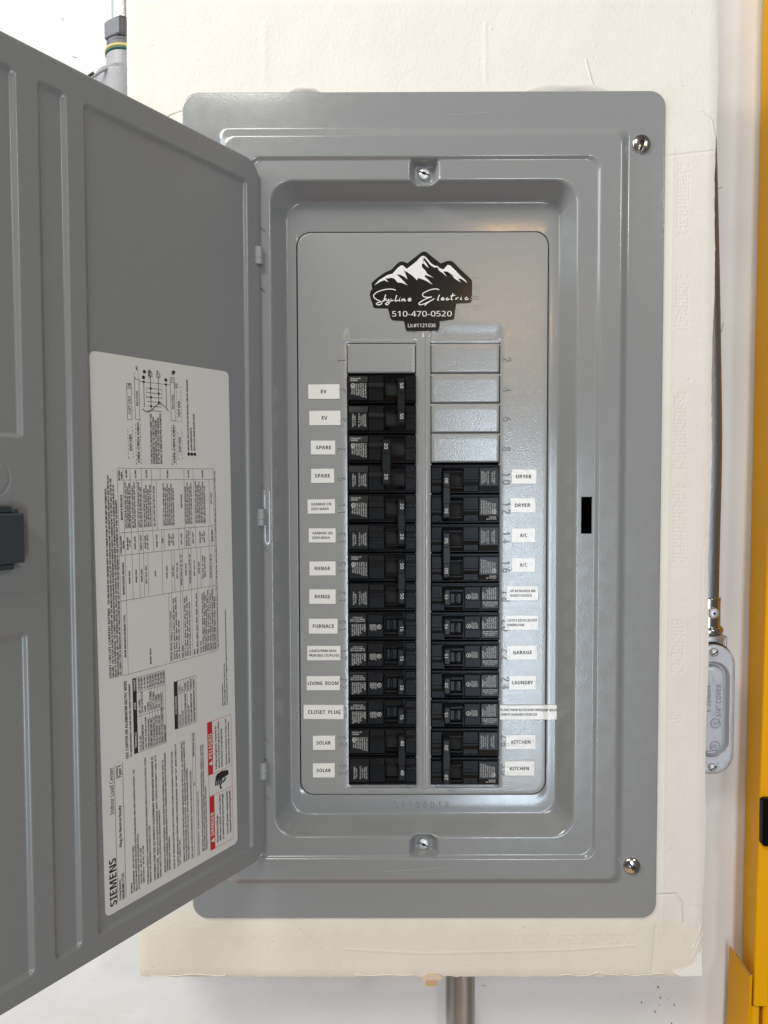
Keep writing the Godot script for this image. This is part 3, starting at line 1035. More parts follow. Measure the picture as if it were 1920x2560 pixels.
	for q: Array in [[0.0, -0.0035], [0.0, -0.0008], [0.0003, -0.0002], [0.0008, 0.0], [0.004, 0.0]]:
		ring.append(loop(0, -0.0038, 0.1064 - q[0], 0.2418 - q[0], 0.0115 - q[0], z + q[1]))
	ring.append(loop(0, -0.0038, 0.0900, 0.2360, 0.0004, z))
	s.sheet(ring, true)
	var holes := [Rect2(-0.0647, -0.2370, 0.0589, 0.3820), Rect2(0.0067, -0.2370, 0.0592, 0.3820)]
	var gx := lines(-0.0900, 0.0900, 0.0025, PackedFloat32Array([-0.0647, -0.0058, 0.0067, 0.0659, -0.0002, 0.0006, 0.0014, 0.0022, 0.0030, -0.0010, -0.0018]))
	var gy := lines(-0.2398, 0.2322, 0.0025, PackedFloat32Array([-0.2370, 0.1450, 0.1458, 0.1465, 0.1472, 0.1480, 0.1488, 0.1500]))
	var grid := []
	var lift := func(x: float, y: float) -> float:
		var h := 0.0
		var lim := smoothstep(-0.2445, -0.2400, y) * (1.0 - smoothstep(0.1500, 0.1535, y))
		h += 0.0013 * lim * exp(-((x - 0.0008) / 0.0013) ** 2)
		h += 0.0004 * lim * smoothstep(0.0005, 0.0025, x) * (1 - smoothstep(0.0055, 0.0066, x))
		for c: float in [-0.0352, 0.0363]:
			var wx := smoothstep(0.0315, 0.0280, absf(x - c))
			h -= 0.0011 * wx * smoothstep(0.1640, 0.1492, y) * (1.0 if y > 0.1450 else 0.6)
			h += 0.0012 * wx * exp(-((y - 0.1466) / 0.0009) ** 2)
		return h
	for y in gy:
		var r := PackedVector3Array()
		for x in gx:
			r.append(Vector3(x, y, z + lift.call(x, y)))
		grid.append(r)
	s.sheet(grid, false, func(j, i):
		var c := Vector2((gx[i] + gx[i + 1]) / 2, (gy[j] + gy[j + 1]) / 2)
		return holes[0].has_point(c) or holes[1].has_point(c))
	for h: Rect2 in holes:
		var c := [h.position, Vector2(h.end.x, h.position.y), h.end, Vector2(h.position.x, h.end.y)]
		for k in 4:
			var p: Vector2 = c[k]
			var q: Vector2 = c[(k + 1) % 4]
			s.quad(Vector3(p.x, p.y, z + 0.0002), Vector3(q.x, q.y, z + 0.0002), Vector3(q.x, q.y, z - 0.005), Vector3(p.x, p.y, z - 0.005))
	# little nibs left where blanks were twisted out
	for k in 15:
		for x: float in [-0.0646, -0.0059, 0.0068, 0.0658]:
			if rng.randf() < 0.75:
				s.block(x - 0.0007, x + 0.0007, 0.1432 - k * 0.0254 - 0.0008, 0.1432 - k * 0.0254 + 0.0008, z - 0.002, z + rng.randf_range(0.0002, 0.0007), 0.0003)
	moved = Shape.new()
	moved.take(s, up)
	var plate := obj("dead_front", moved, grey_peel, root)
	for k in 15:
		var y := 0.1308 - k * 0.02532
		var num := str(2 * k + 1)
		obj("stamped_number", stamp(num, 0.0062, 0.0062, Transform3D(Basis(Vector3(0, 0, 1), PI / 2), Vector3(-0.0697, y + 0.3445, z - 0.00015)), 0.0007), grey_smooth, plate)
		num = str(2 * k + 2)
		obj("stamped_number", stamp(num, 0.0066, 0.0064, Transform3D(Basis(Vector3(0, 0, 1), -PI / 2), Vector3(0.0716, y + 0.3445, z - 0.00015)), 0.0007), grey_smooth, plate)
	obj("stamped_number", stamp("54100018", 0.0056, 0.0064, Transform3D(Basis(), Vector3(-0.0015, -0.2546 + 0.3445, PLATE - 0.0001)), 0.0004), grey_smooth, plate)
	obj("stamped_number", stamp("NMAI", 0.0056, 0.0085, Transform3D(Basis(Vector3(0, 0, 1), PI / 2), Vector3(0.0449, 0.187 + 0.3445, z - 0.0001)), 0.0003), grey_smooth, plate)
	# --- filler blanks still in place
	for q: Array in [[-0.03525, 0], [0.0363, 0], [0.0363, 1], [0.0363, 2], [0.0363, 3]]:
		var top: float = 0.1444 - q[1] * 0.02545
		var fr := []
		for v: float in [0.0, 0.0005, 0.0012, 0.0025, 0.0040, 0.0047, 0.0054, 0.0062, 0.0080, 0.0120, 0.0170, 0.0210, 0.0228, 0.0236, 0.0242, 0.0246]:
			var r := PackedVector3Array()
			for i in 25:
				var u: float = clampf((i - 2) / 20.0 * 2 - 1, -0.985, 0.985) if i > 1 and i < 23 else [-1.0, -0.993, 0.0, 0.993, 1.0][i if i < 2 else i - 20]
				var bow := 0.0006 * u * u
				var fall := 0.0008 - maxf(v - 0.0048, 0.0) * 0.055
				var lip := 0.0009 * smoothstep(0.0236, 0.0246, v) + 0.0010 * (1 - smoothstep(0.0, 0.0006, v)) + 0.0010 * smoothstep(0.985, 1.0, absf(u))
				r.append(Vector3(q[0] + u * 0.0290, top - v + 0.3445 - bow * (0.8 if v > 0.003 and v < 0.008 else 0.0), z + fall - lip))
			fr.append(r)
		fr.reverse()
		s = Shape.new()
		s.sheet(fr)
		obj("filler_plate", s, grey_peel, root)
	# --- screws
	for q: Array in [[0.0004, 0.2808, -0.0075, 1.22], [-0.0003, -0.2828, -0.0075, 1.15]]:
		screw(root, Vector3(q[0], q[1] + 0.3445, q[2]), 0.0046, 0.0026, 0.0, q[3], zinc)
	screw(root, Vector3(0.1771, 0.3011 + 0.3445, 0.0), 0.0075, 0.0034, 0.0022, -0.25, chrome)
	screw(root, Vector3(0.1757, -0.2986 + 0.3445, 0.0), 0.0072, 0.0034, 0.0022, 0.75, chrome)
	# --- hinges
	for hy: float in [0.2105, -0.0020, -0.2135]:
		s = Shape.new()
		var c := Vector3(-0.1346, hy + 0.3445, 0.0058)
		s.tube(PackedVector3Array([c + Vector3(0, -0.0069, 0), c + Vector3(0, -0.0066, 0), c + Vector3(0, -0.0022, 0), c + Vector3(0, -0.0020, 0)]), 0.0036, 20)
		var hm := mat(Color(0.30, 0.31, 0.315), 0.36)
		obj("hinge_knuckle", s, hm, root)
		s = Shape.new()
		s.tube(PackedVector3Array([c + Vector3(0, -0.0018, 0), c + Vector3(0, -0.0016, 0), c + Vector3(0, 0.0066, 0), c + Vector3(0, 0.0069, 0)]), 0.0036, 20)
		obj("hinge_knuckle", s, hm, root)
		for e: float in [0.0235, -0.0255]:
			s = Shape.new()
			s.tube(PackedVector3Array([Vector3(-0.1335, hy + e + 0.3445 + 0.0012, 0.0020), Vector3(-0.1318, hy + e + 0.3445, 0.0024), Vector3(-0.1306, hy + e + 0.3445 - 0.0018, 0.0018)]), 0.0007, 8)
			obj("lance_mark", s, grey_smooth, root)
	build_door(root)


func screw(root: Node3D, at: Vector3, r: float, h: float, dome: float, turn: float, m: Material) -> void:
	var slot_dark := mat(Color(0.05, 0.05, 0.05), 0.5, 0.5)
	var c := CSGCombiner3D.new()
	c.name = "screw" if not root.has_node("screw") else "screw_%03d" % root.get_children().filter(func(k): return k is CSGCombiner3D).size()
	root.add_child(c)
	c.position = at
	c.rotation.z = turn
	var p := CSGPolygon3D.new()
	p.name = "head"
	p.mode = CSGPolygon3D.MODE_SPIN
	p.spin_sides = 40
	p.smooth_faces = true
	p.material = m
	var pts := PackedVector2Array([Vector2(0, -0.001), Vector2(r, -0.001)])
	if dome > 0:
		for k in 9:
			var a := k / 8.0 * PI / 2
			pts.append(Vector2(r * cos(a) if k < 8 else 0.0, 0.0008 + (h - 0.0008) * sin(a)))
	else:
		for q: Vector2 in [Vector2(r, h - 0.0006), Vector2(r - 0.0005, h), Vector2(0, h + 0.0001)]:
			pts.append(q)
	p.polygon = pts
	c.add_child(p)
	p.rotation.x = PI / 2
	for q: Vector3 in [Vector3(r * 0.24, r * 2.2, 0.0026), Vector3(r * 0.5, r * 0.5, 0.0036)]:
		var b := CSGBox3D.new()
		b.name = "slot" if not c.has_node("slot") else "slot_001"
		b.size = Vector3(q.x if q.y > r else q.x, q.y, q.z)
		b.operation = CSGShape3D.OPERATION_SUBTRACTION
		b.material = slot_dark
		c.add_child(b)
		b.position = Vector3(0, 0, h - 0.0002)


func door_height(x: float, y: float) -> float:
	var u := -x
	var p := Vector2(u, y)
	var d := 1.0
	for q: Array in [[0.0150, 0.1550, -0.2735, 0.2665], [0.1680, 0.1850, -0.2740, 0.2670], [0.1995, 0.2600, 0.0537, 0.2670], [0.1995, 0.2600, -0.2740, -0.0640]]:
		d = minf(d, sdf(p, Vector2((q[0] + q[1]) / 2, (q[2] + q[3]) / 2), Vector2((q[1] - q[0]) / 2, (q[3] - q[2]) / 2), 0.003))
	var z := -0.0022 * smoothstep(0.0014, -0.0024, d)
	var e := absf(p.distance_to(Vector2(0.2178, 0.0290)) - 0.0105)
	return z - 0.0005 * exp(-(e / 0.0006) ** 2)


func build_door(root: Node3D) -> void:
	var door := Node3D.new()
	door.name = "door"
	root.add_child(door)
	door.position = HINGE + Vector3(0, 0.3445, 0)
	door.rotation.y = DOOR_TURN
	tag(door, "open door leaf seen from inside with pressed panels")
	var s := Shape.new()
	var ring := []
	for q: Array in [[0.0, -0.0062], [0.0, -0.0012], [0.0004, -0.0004], [0.0012, 0.0], [0.0040, 0.0]]:
		ring.append(loop(-0.1385, -0.0012, 0.1385 - q[0], 0.2870 - q[0], 0.0150 - q[0], q[1]))
	ring.append(loop(-0.1385, -0.0012, 0.1250, 0.2770, 0.0003, 0.0))
	s.sheet(ring, true)
	var xs := lines(-0.2635, -0.0135, 0.0022, lines(-0.158, -0.151, 0.0004) + lines(-0.0185, -0.0136, 0.0004) + lines(-0.171, -0.1645, 0.0004) + lines(-0.1885, -0.1815, 0.0004) + lines(-0.2030, -0.1962, 0.0004) + lines(-0.230, -0.205, 0.0007))
	var ys := lines(-0.2782, 0.2758, 0.004, lines(-0.2775, -0.2700, 0.0005) + lines(0.2625, 0.2690, 0.0005) + lines(0.050, 0.057, 0.0005) + lines(-0.0675, -0.0605, 0.0005) + lines(0.016, 0.042, 0.0008))
	var rows := []
	for y in ys:
		var r := PackedVector3Array()
		for x in xs:
			r.append(Vector3(x, y, door_height(x, y)))
		rows.append(r)
	s.sheet(rows)
	# back of the sheet
	s.quad(Vector3(0, -0.2875, -0.0064), Vector3(-0.277, -0.2875, -0.0064), Vector3(-0.277, 0.2855, -0.0064), Vector3(0, 0.2855, -0.0064))
	obj("leaf", s, grey_smooth, door)
	# dust and small nicks on the leaf
	var dust := mat(Color(0.42, 0.42, 0.41), 0.8)
	s = Shape.new()
	for k in 70:
		var x := -rng.randf_range(0.02, 0.255)
		var y := rng.randf_range(-0.27, 0.26)
		var r := rng.randf_range(0.00012, 0.00034)
		var zz := door_height(x, y) + 0.00008
		var p := PackedVector2Array()
		for i in 6:
			p.append(Vector2(x, y) + Vector2.from_angle(-TAU * i / 6) * r * rng.randf_range(0.6, 1.4))
		s.poly(p, zz)
	obj("dust_specks", s, dust, door).set_meta("kind", "stuff")
	# latch housing
	var blue := mat(Color(0.035, 0.046, 0.055), 0.45)
	s = Shape.new()
	s.block(-0.262, -0.2045, -0.0205, 0.0085, 0.0, 0.0105, 0.0012)
	s.block(-0.262, -0.2100, 0.0087, 0.0128, 0.0, 0.0070, 0.0006)
	s.block(-0.262, -0.2095, -0.0243, -0.0207, 0.0, 0.0075, 0.0006)
	s.block(-0.2105, -0.2075, 0.0087, 0.0110, 0.0, 0.0095, 0.0003)
	obj("latch", s, blue, door)


# ---------------------------------------------------------------- breakers
const ROT := -PI / 2

func pole_shapes(single: bool, off: bool) -> Dictionary:
	# one 25.4 mm pole, laid out as in the left column: label at the left, handle at the right
	var k := 0.001
	var o := {"body": Shape.new(), "label_pad": Shape.new(), "centre_pad": Shape.new(), "end_pad": Shape.new(), "slot_floor": Shape.new()}
	var body: Shape = o.body
	var lab: Shape = o.label_pad
	var mid: Shape = o.centre_pad
	var end: Shape = o.end_pad
	body.block(-29.2 * k, 29.2 * k, -12.3 * k, 12.2 * k, -8 * k, 0.4 * k, 0.0004)
	body.block(-29.0 * k, 29.0 * k, -12.1 * k, -10.3 * k, 0.0, 1.1 * k, 0.0003)
	if single:
		lab.block(-28.4 * k, -13.6 * k, 2.9 * k, 10.8 * k, 0, 3.0 * k, 0.0003, 0.0012, 0.0003, 0.0008)
		lab.block(-28.4 * k, -13.6 * k, -9.0 * k, 2.6 * k, 0, 3.3 * k, 0.0003)
		lab.block(-28.4 * k, -13.6 * k, 2.5 * k, 3.0 * k, 0, 2.5 * k, 0.0001)
		mid.block(-12.4 * k, 0.6 * k, 2.5 * k, 11.0 * k, 0, 2.6 * k, 0.0003, 0.0016, 0.0003, 0.0012)
		mid.block(-12.6 * k, 1.0 * k, -9.0 * k, 2.6 * k, 0, 3.2 * k, 0.0003)
		body.block(1.6 * k, 17.8 * k, 6.8 * k, 11.2 * k, 0, 3.6 * k, 0.0003, 0.0030, 0.0003, 0.0020)
		body.block(1.6 * k, 17.8 * k, -9.0 * k, -4.6 * k, 0, 3.6 * k, 0.0003, 0.0003, 0.0024, 0.0016)
		body.block(1.6 * k, 2.6 * k, -4.6 * k, 6.8 * k, 0, 3.6 * k, 0.0002)
	else:
		lab.block(-28.0 * k, -11.5 * k, -9.6 * k, 10.8 * k, 0, 3.3 * k, 0.0004, 0.0050, 0.0004, 0.0016)
		mid.block(-11.2 * k, 2.0 * k, 5.3 * k, 11.0 * k, 0, 2.2 * k, 0.0005, 0.0006, 0.0004, 0.0005)
		mid.block(-11.2 * k, 2.2 * k, 0.5 * k, 5.4 * k, 0, 3.0 * k, 0.0003, 0.0032, 0.0003, 0.0010)
		mid.block(-11.2 * k, 2.0 * k, -9.6 * k, 0.6 * k, 0, 2.4 * k, 0.0003)
		body.block(2.4 * k, 19.6 * k, 6.4 * k, 11.0 * k, 0, 3.8 * k, 0.0004, 0.0032, 0.0003, 0.0020)
		body.block(2.4 * k, 19.6 * k, -9.6 * k, -5.2 * k, 0, 3.8 * k, 0.0004, 0.0003, 0.0030, 0.0020)
		body.block(2.4 * k, 3.2 * k, -5.2 * k, 6.4 * k, 0, 3.8 * k, 0.0002)
	end.block(20.2 * k, 28.8 * k, 5.5 * k, 10.9 * k, 0, 2.0 * k, 0.0003)
	end.block(20.2 * k, 28.8 * k, 0.5 * k, 5.6 * k, 0, 2.9 * k, 0.0003, 0.0024, 0.0003, 0.0009)
	end.block(20.0 * k, 28.9 * k, -9.6 * k, 0.6 * k, 0, 2.4 * k, 0.0003)
	o.slot_floor.rect(2.8 * k, -5.4 * k, 19.4 * k, 6.6 * k, 0.0005)
	# small moulded marks
	mid.block(-6.2 * k, -5.6 * k, 7.0 * k, 9.6 * k, 0.0018, 0.0026, 0.0001)
	mid.block(-6.2 * k, -2.4 * k, 9.2 * k, 9.7 * k, 0.0018, 0.0026, 0.0001)
	end.block(22.4 * k, 26.2 * k, 8.4 * k, 8.8 * k, 0.0018, 0.0024, 0.0001)
	if not single:
		for q in 4:
			mid.block((-9.6 + 2.9 * q) * k, (-8.2 + 2.9 * q) * k, -2.0 * k, -1.7 * k, 0.002, 0.0028, 0.0001)
	end.block(22.0 * k, 24.0 * k, -3.2 * k, -2.9 * k, 0.002, 0.0028, 0.0001)
	end.block(25.4 * k, 27.2 * k, -3.2 * k, -2.9 * k, 0.002, 0.0028, 0.0001)
	return o


func ring_mark(s: Shape, x: float, y: float, r: float, z: float) -> void:
	var p := PackedVector2Array()
	for k in 19:
		p.append(Vector2(x, y) + Vector2.from_angle(TAU * k / 18) * r)
	s.ribbon(p, 0.00035, z)


func pole_print(s: Shape, y: float, kind: int, z: float) -> void:
	# kind 0: first pole of two, 1: second pole of two, 2: single pole
	var k := 0.001
	if kind == 0:
		write(s, "HACR Type, HPC", -26.2 * k, y + 8.3 * k, 1.1 * k, z - 0.0006, 8.6 * k)
		write(s, "SIEMENS", -26.2 * k, y + 6.6 * k, 1.1 * k, z - 0.0002, 6.0 * k)
		var t := ["1 Pole Type/Tipo QP", "Interrupting Rating", "Poder de Corte", "10 kA 120/240V~", "SWD HACR TYPE", "40C CU/AL", "SERIE HD"]
		for q in t.size():
			write(s, t[q], (-14.1 - q * 1.9) * k, y + 4.6 * k, 1.15 * k, z, (12.0 - q * 0.5) * k, 0, ROT)
		ring_mark(s, -24.2 * k, y + 2.6 * k, 1.7 * k, z)
		write(s, "UL", -24.9 * k, y + 3.4 * k, 1.2 * k, z, 1.7 * k, 0, ROT, true)
	elif kind == 1:
		var t := ["CU/AL 60/75C WIRE", "CONDUCTORS 60/75", "15-25A 14-10 CU", "E 01G or 2G", "", "ISSUE 279-J2", "TORQUE 25 LB-IN"]
		for q in t.size():
			write(s, t[q], (-14.4 - q * 1.75) * k, y + (4.4 - (q % 3) * 0.8) * k, 1.05 * k, z, (11.0 - (q % 3) * 1.4) * k, 0, ROT)
	else:
		var t := ["ISSUE 279-J2", "E 01G or 2G", "CU/AL 60/75C WIRE/FL", "HACR Type,SWD, 40C"]
		for q in 4:
			write(s, t[q], -21.0 * k, y + (8.6 - q * 1.6) * k, 1.0 * k, z - 0.0003 - (0.0003 if q == 0 else 0.0), [6.0, 8.0, 12.6, 12.8][q] * k, 1)
		var u := ["SIEMENS", "1 Pole", "Type/Tipo QP", "Interrupting Rating", "Poder de Corte", "10 kA 120/240V~", "SWD LISTED TYPE"]
		for q in u.size():
			write(s, u[q], (-15.6 - q * 1.75) * k, y + 1.9 * k, 1.15 * k, z, [6.5, 5.0, 8.5, 10.0, 9.0, 10.0, 10.4][q] * k, 0, ROT)
		ring_mark(s, -2.6 * k, y - 0.6 * k, 1.7 * k, z - 0.0001)
		write(s, "UL", -3.3 * k, y + 0.2 * k, 1.2 * k, z - 0.0001, 1.7 * k, 0, ROT, true)
		var w := ["LISTED CIRC", "BRKR UNIT", "CURR LIM", "SERIE HD"]
		for q in 4:
			write(s, w[q], (-6.2 - q * 1.45) * k, y + 1.6 * k, 1.05 * k, z - 0.0001, [5.6, 4.8, 5.2, 4.6][q] * k, 0, ROT)


func handle_bar(s: Shape, x0: float, x1: float, y0: float, y1: float, z1: float) -> void:
	s.block(x0, x1, y0, y1, 0.0, z1, 0.0007)


func breaker(amps: String, poles: int, off: bool, at: Vector3, flip: bool, label: String) -> void:
	var root := thing("circuit_breaker", label, "circuit breaker", at, "black circuit breakers in the panel")
	if flip:
		root.rotation.z = PI
	var k := 0.001
	var handle := Shape.new()
	var x0 := 13.4 * k
	var x1 := 19.8 * k
	if off:
		x0 = 0.2 * k
		x1 = 7.8 * k
	if poles == 1:
		x0 = 13.2 * k
		x1 = 18.6 * k
	for p in poles:
		var y := (poles - 1) * 12.7 * k - p * 25.4 * k
		var t := pole_shapes(poles == 1, off)
		for part: String in t:
			var sh := Shape.new()
			sh.take(t[part], Transform3D(Basis(), Vector3(0, y, 0)))
			var o := obj(part, sh, {"body": black, "label_pad": black_label, "centre_pad": black_soft, "end_pad": black_soft, "slot_floor": pit}[part], root)
			if part == "label_pad":
				var txt := Shape.new()
				pole_print(txt, y, 2 if poles == 1 else p, 3.36 * k)
				obj("lettering", txt, white_ink, o)
	var top := 12.7 * k + 8.2 * k
	var bottom := -12.7 * k - 5.6 * k
	if poles == 1:
		top = 6.6 * k
		bottom = -8.0 * k
	if poles == 1:
		# a stepped toggle: a low neck and a tall paddle
		handle.block(3.4 * k, 13.4 * k, -3.6 * k, 5.8 * k, 0.0005, 2.0 * k, 0.0008)
		handle.block(6.8 * k, 9.2 * k, -2.6 * k, 4.8 * k, 0.0015, 4.4 * k, 0.0009)
		handle.block(x0, x1, bottom, top, 0.0, 8.6 * k, 0.0008, 0.0012, 0.0012, 0.0016)
		var h := obj("handle", handle, black_label, root)
		var amp := Shape.new()
		write(amp, amps, x0 + 2.2 * k, -1.2 * k, 2.6 * k, 8.66 * k, 4.0 * k, 1, ROT)
		obj("amp_rating", amp, white_ink, h)
	else:
		handle_bar(handle, x0, x1, bottom, top, 9.0 * k)
		# raised number pads at both ends of the tied handle
		handle.block(x0 + 0.7 * k, x1 - 0.5 * k, top - 13.0 * k, top - 0.8 * k, 0.008, 9.8 * k, 0.0005)
		handle.block(x0 + 0.7 * k, x1 - 0.5 * k, bottom + 0.8 * k, bottom + 13.0 * k, 0.008, 9.8 * k, 0.0005)
		var h := obj("handle", handle, black_label, root)
		for y: float in [top - 6.4 * k, bottom + 7.2 * k]:
			var amp := Shape.new()
			write(amp, amps, x0 + 2.2 * k, y, 2.7 * k, 9.86 * k, 4.5 * k, 1, ROT)
			obj("amp_rating", amp, white_ink, h)


func build_breakers() -> void:
	var z := PLATE + 0.0008
	var left := [["50", 2, false, "uppermost left two-pole breaker marked 50, beside the EV labels"], ["20", 2, true, "two-pole breaker marked 20 with handle thrown left, beside the SPARE labels"], ["20", 2, false, "two-pole breaker marked 20, beside the GARBAGE DIS labels"], ["50", 2, false, "two-pole breaker marked 50, beside the RANGE labels"], ["15", 1, false, "single breaker marked 15, beside the FURNACE label"], ["15", 1, false, "single breaker marked 15, beside the PRIM BATH lights label"], ["20", 1, false, "single breaker marked 20, beside the LIVING ROOM label"], ["15", 1, false, "single breaker marked 15, beside the CLOSET PLUG label"], ["40", 2, false, "lowest left two-pole breaker marked 40, beside the SOLAR labels"]]
	var right := [["30", 2, false, "two-pole breaker marked 30, beside the DRYER labels"], ["50", 2, false, "two-pole breaker marked 50, beside the A/C labels"], ["15", 1, false, "single breaker marked 15, beside the UP BATH and KIDS RM label"], ["15", 1, false, "single breaker marked 15, beside the kitchen and dining lights label"], ["15", 1, false, "single breaker marked 15, beside the GARAGE label"], ["20", 1, false, "single breaker marked 20, beside the LAUNDRY label"], ["15", 1, false, "single breaker marked 15, beside the long PLUGS PRIM BATH label"], ["20", 2, false, "lowest right two-pole breaker marked 20, beside the KITCHEN labels"]]
	var pitch := 0.02532
	var y := 0.1183
	for q: Array in left:
		var h: float = q[1] * pitch
		breaker(q[0], q[1], q[2], Vector3(-0.03525, y - h / 2, z + rng.randf_range(-0.0003, 0.0003)), false, q[3])
		y -= h
	y = 0.0418
	for q: Array in right:
		var h: float = q[1] * pitch
		breaker(q[0], q[1], q[2], Vector3(0.03630, y - h / 2, z + rng.randf_range(-0.0003, 0.0003)), true, q[3])
		y -= h


# ---------------------------------------------------------------- circuit name labels
func build_circuit_labels() -> void:
	var list := [
		["EV", -84.4, 104.0, 26.7, 12.3, "upper white label reading EV"], ["EV", -83.7, 81.6, 26.6, 12.2, "lower white label reading EV"],
		["SPARE", -85.4, 56.4, 20.8, 11.8, "upper white label reading SPARE"], ["SPARE", -85.9, 32.2, 19.7, 12.0, "lower white label reading SPARE"],
		["GARBAGE DIS|DISH WASH", -87.2, 5.9, 23.5, 12.2, "upper label reading GARBAGE DIS and DISH WASH"], ["GARBAGE DIS|DISH WASH", -86.6, -19.0, 23.0, 12.1, "lower label reading GARBAGE DIS and DISH WASH"],
		["RANGE", -86.5, -47.5, 22.5, 12.0, "upper white label reading RANGE"], ["RANGE", -86.7, -71.9, 22.7, 12.5, "lower white label reading RANGE"],
		["FURNACE", -86.2, -97.6, 24.8, 12.9, "white label reading FURNACE"], ["LIGHTS/PRIM BATH|PRIM BED LTS/PLUGS", -85.8, -121.1, 28.7, 12.6, "two-line label reading LIGHTS/PRIM BATH"],
		["LIVING  ROOM", -86.4, -147.4, 28.8, 12.3, "white label reading LIVING ROOM"], ["CLOSET  PLUG", -86.3, -172.7, 34.6, 12.4, "wide white label reading CLOSET PLUG"],
		["SOLAR", -86.1, -199.8, 19.3, 12.4, "upper white label reading SOLAR"], ["SOLAR", -86.4, -224.1, 19.0, 12.5, "lower white label reading SOLAR"],
		["DRYER", 86.7, 31.1, 21.0, 12.0, "upper white label reading DRYER"], ["DRYER", 85.9, 6.5, 21.0, 12.2, "lower white label reading DRYER"],
		["A/C", 86.5, -19.4, 20.0, 12.1, "upper white label reading A/C"], ["A/C", 86.5, -44.9, 19.7, 12.1, "lower white label reading A/C"],
		["UP BATH/KIDS RM|GUEST/OFFICE", 85.7, -69.4, 27.0, 12.3, "two-line label reading UP BATH/KIDS RM"], ["LIGHTS KICH/LIV/EXT|DINING/FAM", 85.2, -94.9, 28.2, 12.5, "two-line label reading LIGHTS KICH/LIV/EXT"],
		["GARAGE", 85.6, -120.9, 26.0, 12.3, "white label reading GARAGE"], ["LAUNDRY", 86.2, -147.2, 23.3, 12.1, "white label reading LAUNDRY"],
		["PLUGS PRIM BATH/GAR FREEZ/UP BATH|LIGHTS GARAGE/LAUN/LIV", 91.7, -173.1, 50.0, 12.8, "longest label reading PLUGS PRIM BATH/GAR FREEZ/UP BATH"],
		["KITCHEN", 84.9, -199.4, 25.6, 12.4, "upper white label reading KITCHEN"], ["KITCHEN", 84.0, -222.7, 25.7, 12.4, "lower white label reading KITCHEN"]]
	var widths := {"EV": 4.9, "SPARE": 13.0, "RANGE": 13.3, "FURNACE": 18.3, "LIVING  ROOM": 26.5, "CLOSET  PLUG": 28.0, "SOLAR": 12.4, "DRYER": 13.2, "A/C": 6.3, "GARAGE": 16.2, "LAUNDRY": 18.0, "KITCHEN": 16.6}
	var k := 0.001
	for q: Array in list:
		var left: bool = q[1] < 0
		var root := thing("circuit_label", q[5] + (" left of the breakers" if left else " right of the breakers"), "label", Vector3(q[1] * k, q[2] * k, PLATE - 0.0006), "circuit name labels on the dead front")
		root.rotation.z = rng.randf_range(-0.008, 0.008)
		var w: float = q[3] * k / 2
		var h: float = q[4] * k / 2
		var long: bool = q[3] > 45
		var s := Shape.new()
		var rows := []
		var f := FastNoiseLite.new()
		f.seed = int(q[2] * 10) + 700
		f.frequency = 0.13
		for j in 15:
			var r := PackedVector3Array()
			for i in 33:
				var x := lerpf(-w, w, i / 32.0)
				var y := lerpf(-h, h, j / 14.0)
				var z := 0.00052 + 0.00010 * f.get_noise_2d(x * 1000 * 1.4, y * 1000 * 1.4)
				if long:
					z += 0.0008 * smoothstep(0.012, 0.017, x)
				r.append(Vector3(x, y, z))
			rows.append(r)
		s.sheet(rows)
		for e: Array in [[-w, -h, w, -h], [w, -h, w, h], [w, h, -w, h], [-w, h, -w, -h]]:
			var lift := 0.0008 if long and e[0] > 0 else 0.0
			s.quad(Vector3(e[0], e[1], 0), Vector3(e[2], e[3], 0), Vector3(e[2], e[3], 0.0005 + lift), Vector3(e[0], e[1], 0.0005 + lift))
		obj("tape", s, tape, root)
		var t := Shape.new()
		var parts: PackedStringArray = q[0].split("|")
		var zt := 0.00065
		if parts.size() == 1:
			write(t, q[0], rng.randf_range(-0.0004, 0.0006), -1.45 * k, 3.0 * k, zt, widths[q[0]] * k, 1, 0.0, true)
		else:
			var wide: Array = [[17.3, 14.6], [23.4, 26.0], [21.5, 18.6], [26.0, 14.8], [48.6, 31.6]][["GARBAGE DIS", "LIGHTS/PRIM BATH", "UP BATH/KIDS RM", "LIGHTS KICH/LIV/EXT", "PLUGS PRIM BATH/GAR FREEZ/UP BATH"].find(parts[0])]
			for n in 2:
				var x: float = [-w + 0.0032, -w + 0.0016, -w + 0.0030, -w + 0.0015, -w + 0.0007][["GARBAGE DIS", "LIGHTS/PRIM BATH", "UP BATH/KIDS RM", "LIGHTS KICH/LIV/EXT", "PLUGS PRIM BATH/GAR FREEZ/UP BATH"].find(parts[0])]
				if long and n == 0:
					write(t, "PLUGS PRIM BATH/GAR FREE", x, 1.0 * k, 2.1 * k, zt, 35.0 * k, 0, 0.0, true)
					write(t, "Z/UP BATH", x + 35.2 * k, 1.0 * k, 2.1 * k, zt + 0.0008, 13.4 * k, 0, 0.0, true)
				else:
					write(t, parts[n], x, (1.0 if n == 0 else -3.0) * k, 2.1 * k, zt, wide[n] * k, 0, 0.0, true)
		obj("lettering", t, ink, root)


# ---------------------------------------------------------------- the electrician's sticker
func pts(list: Array) -> PackedVector2Array:
	# picture units of the sticker's drawing to metres, about its middle
	var p := PackedVector2Array()
	for k in list.size() / 2:
		p.append(Vector2(list[2 * k] - 850, 625 - list[2 * k + 1]) * 0.0000709)
	return p


func smooth(p: PackedVector2Array, closed: bool, sub := 4) -> PackedVector2Array:
	var o := PackedVector2Array()
	var n := p.size()
	for k in n if closed else n - 1:
		var a := p[(k - 1 + n) % n] if closed else p[maxi(k - 1, 0)]
		var d := p[(k + 2) % n] if closed else p[mini(k + 2, n - 1)]
		for i in sub:
			o.append(p[k].cubic_interpolate(p[(k + 1) % n], a, d, float(i) / sub))
	if not closed:
		o.append(p[n - 1])
	return o


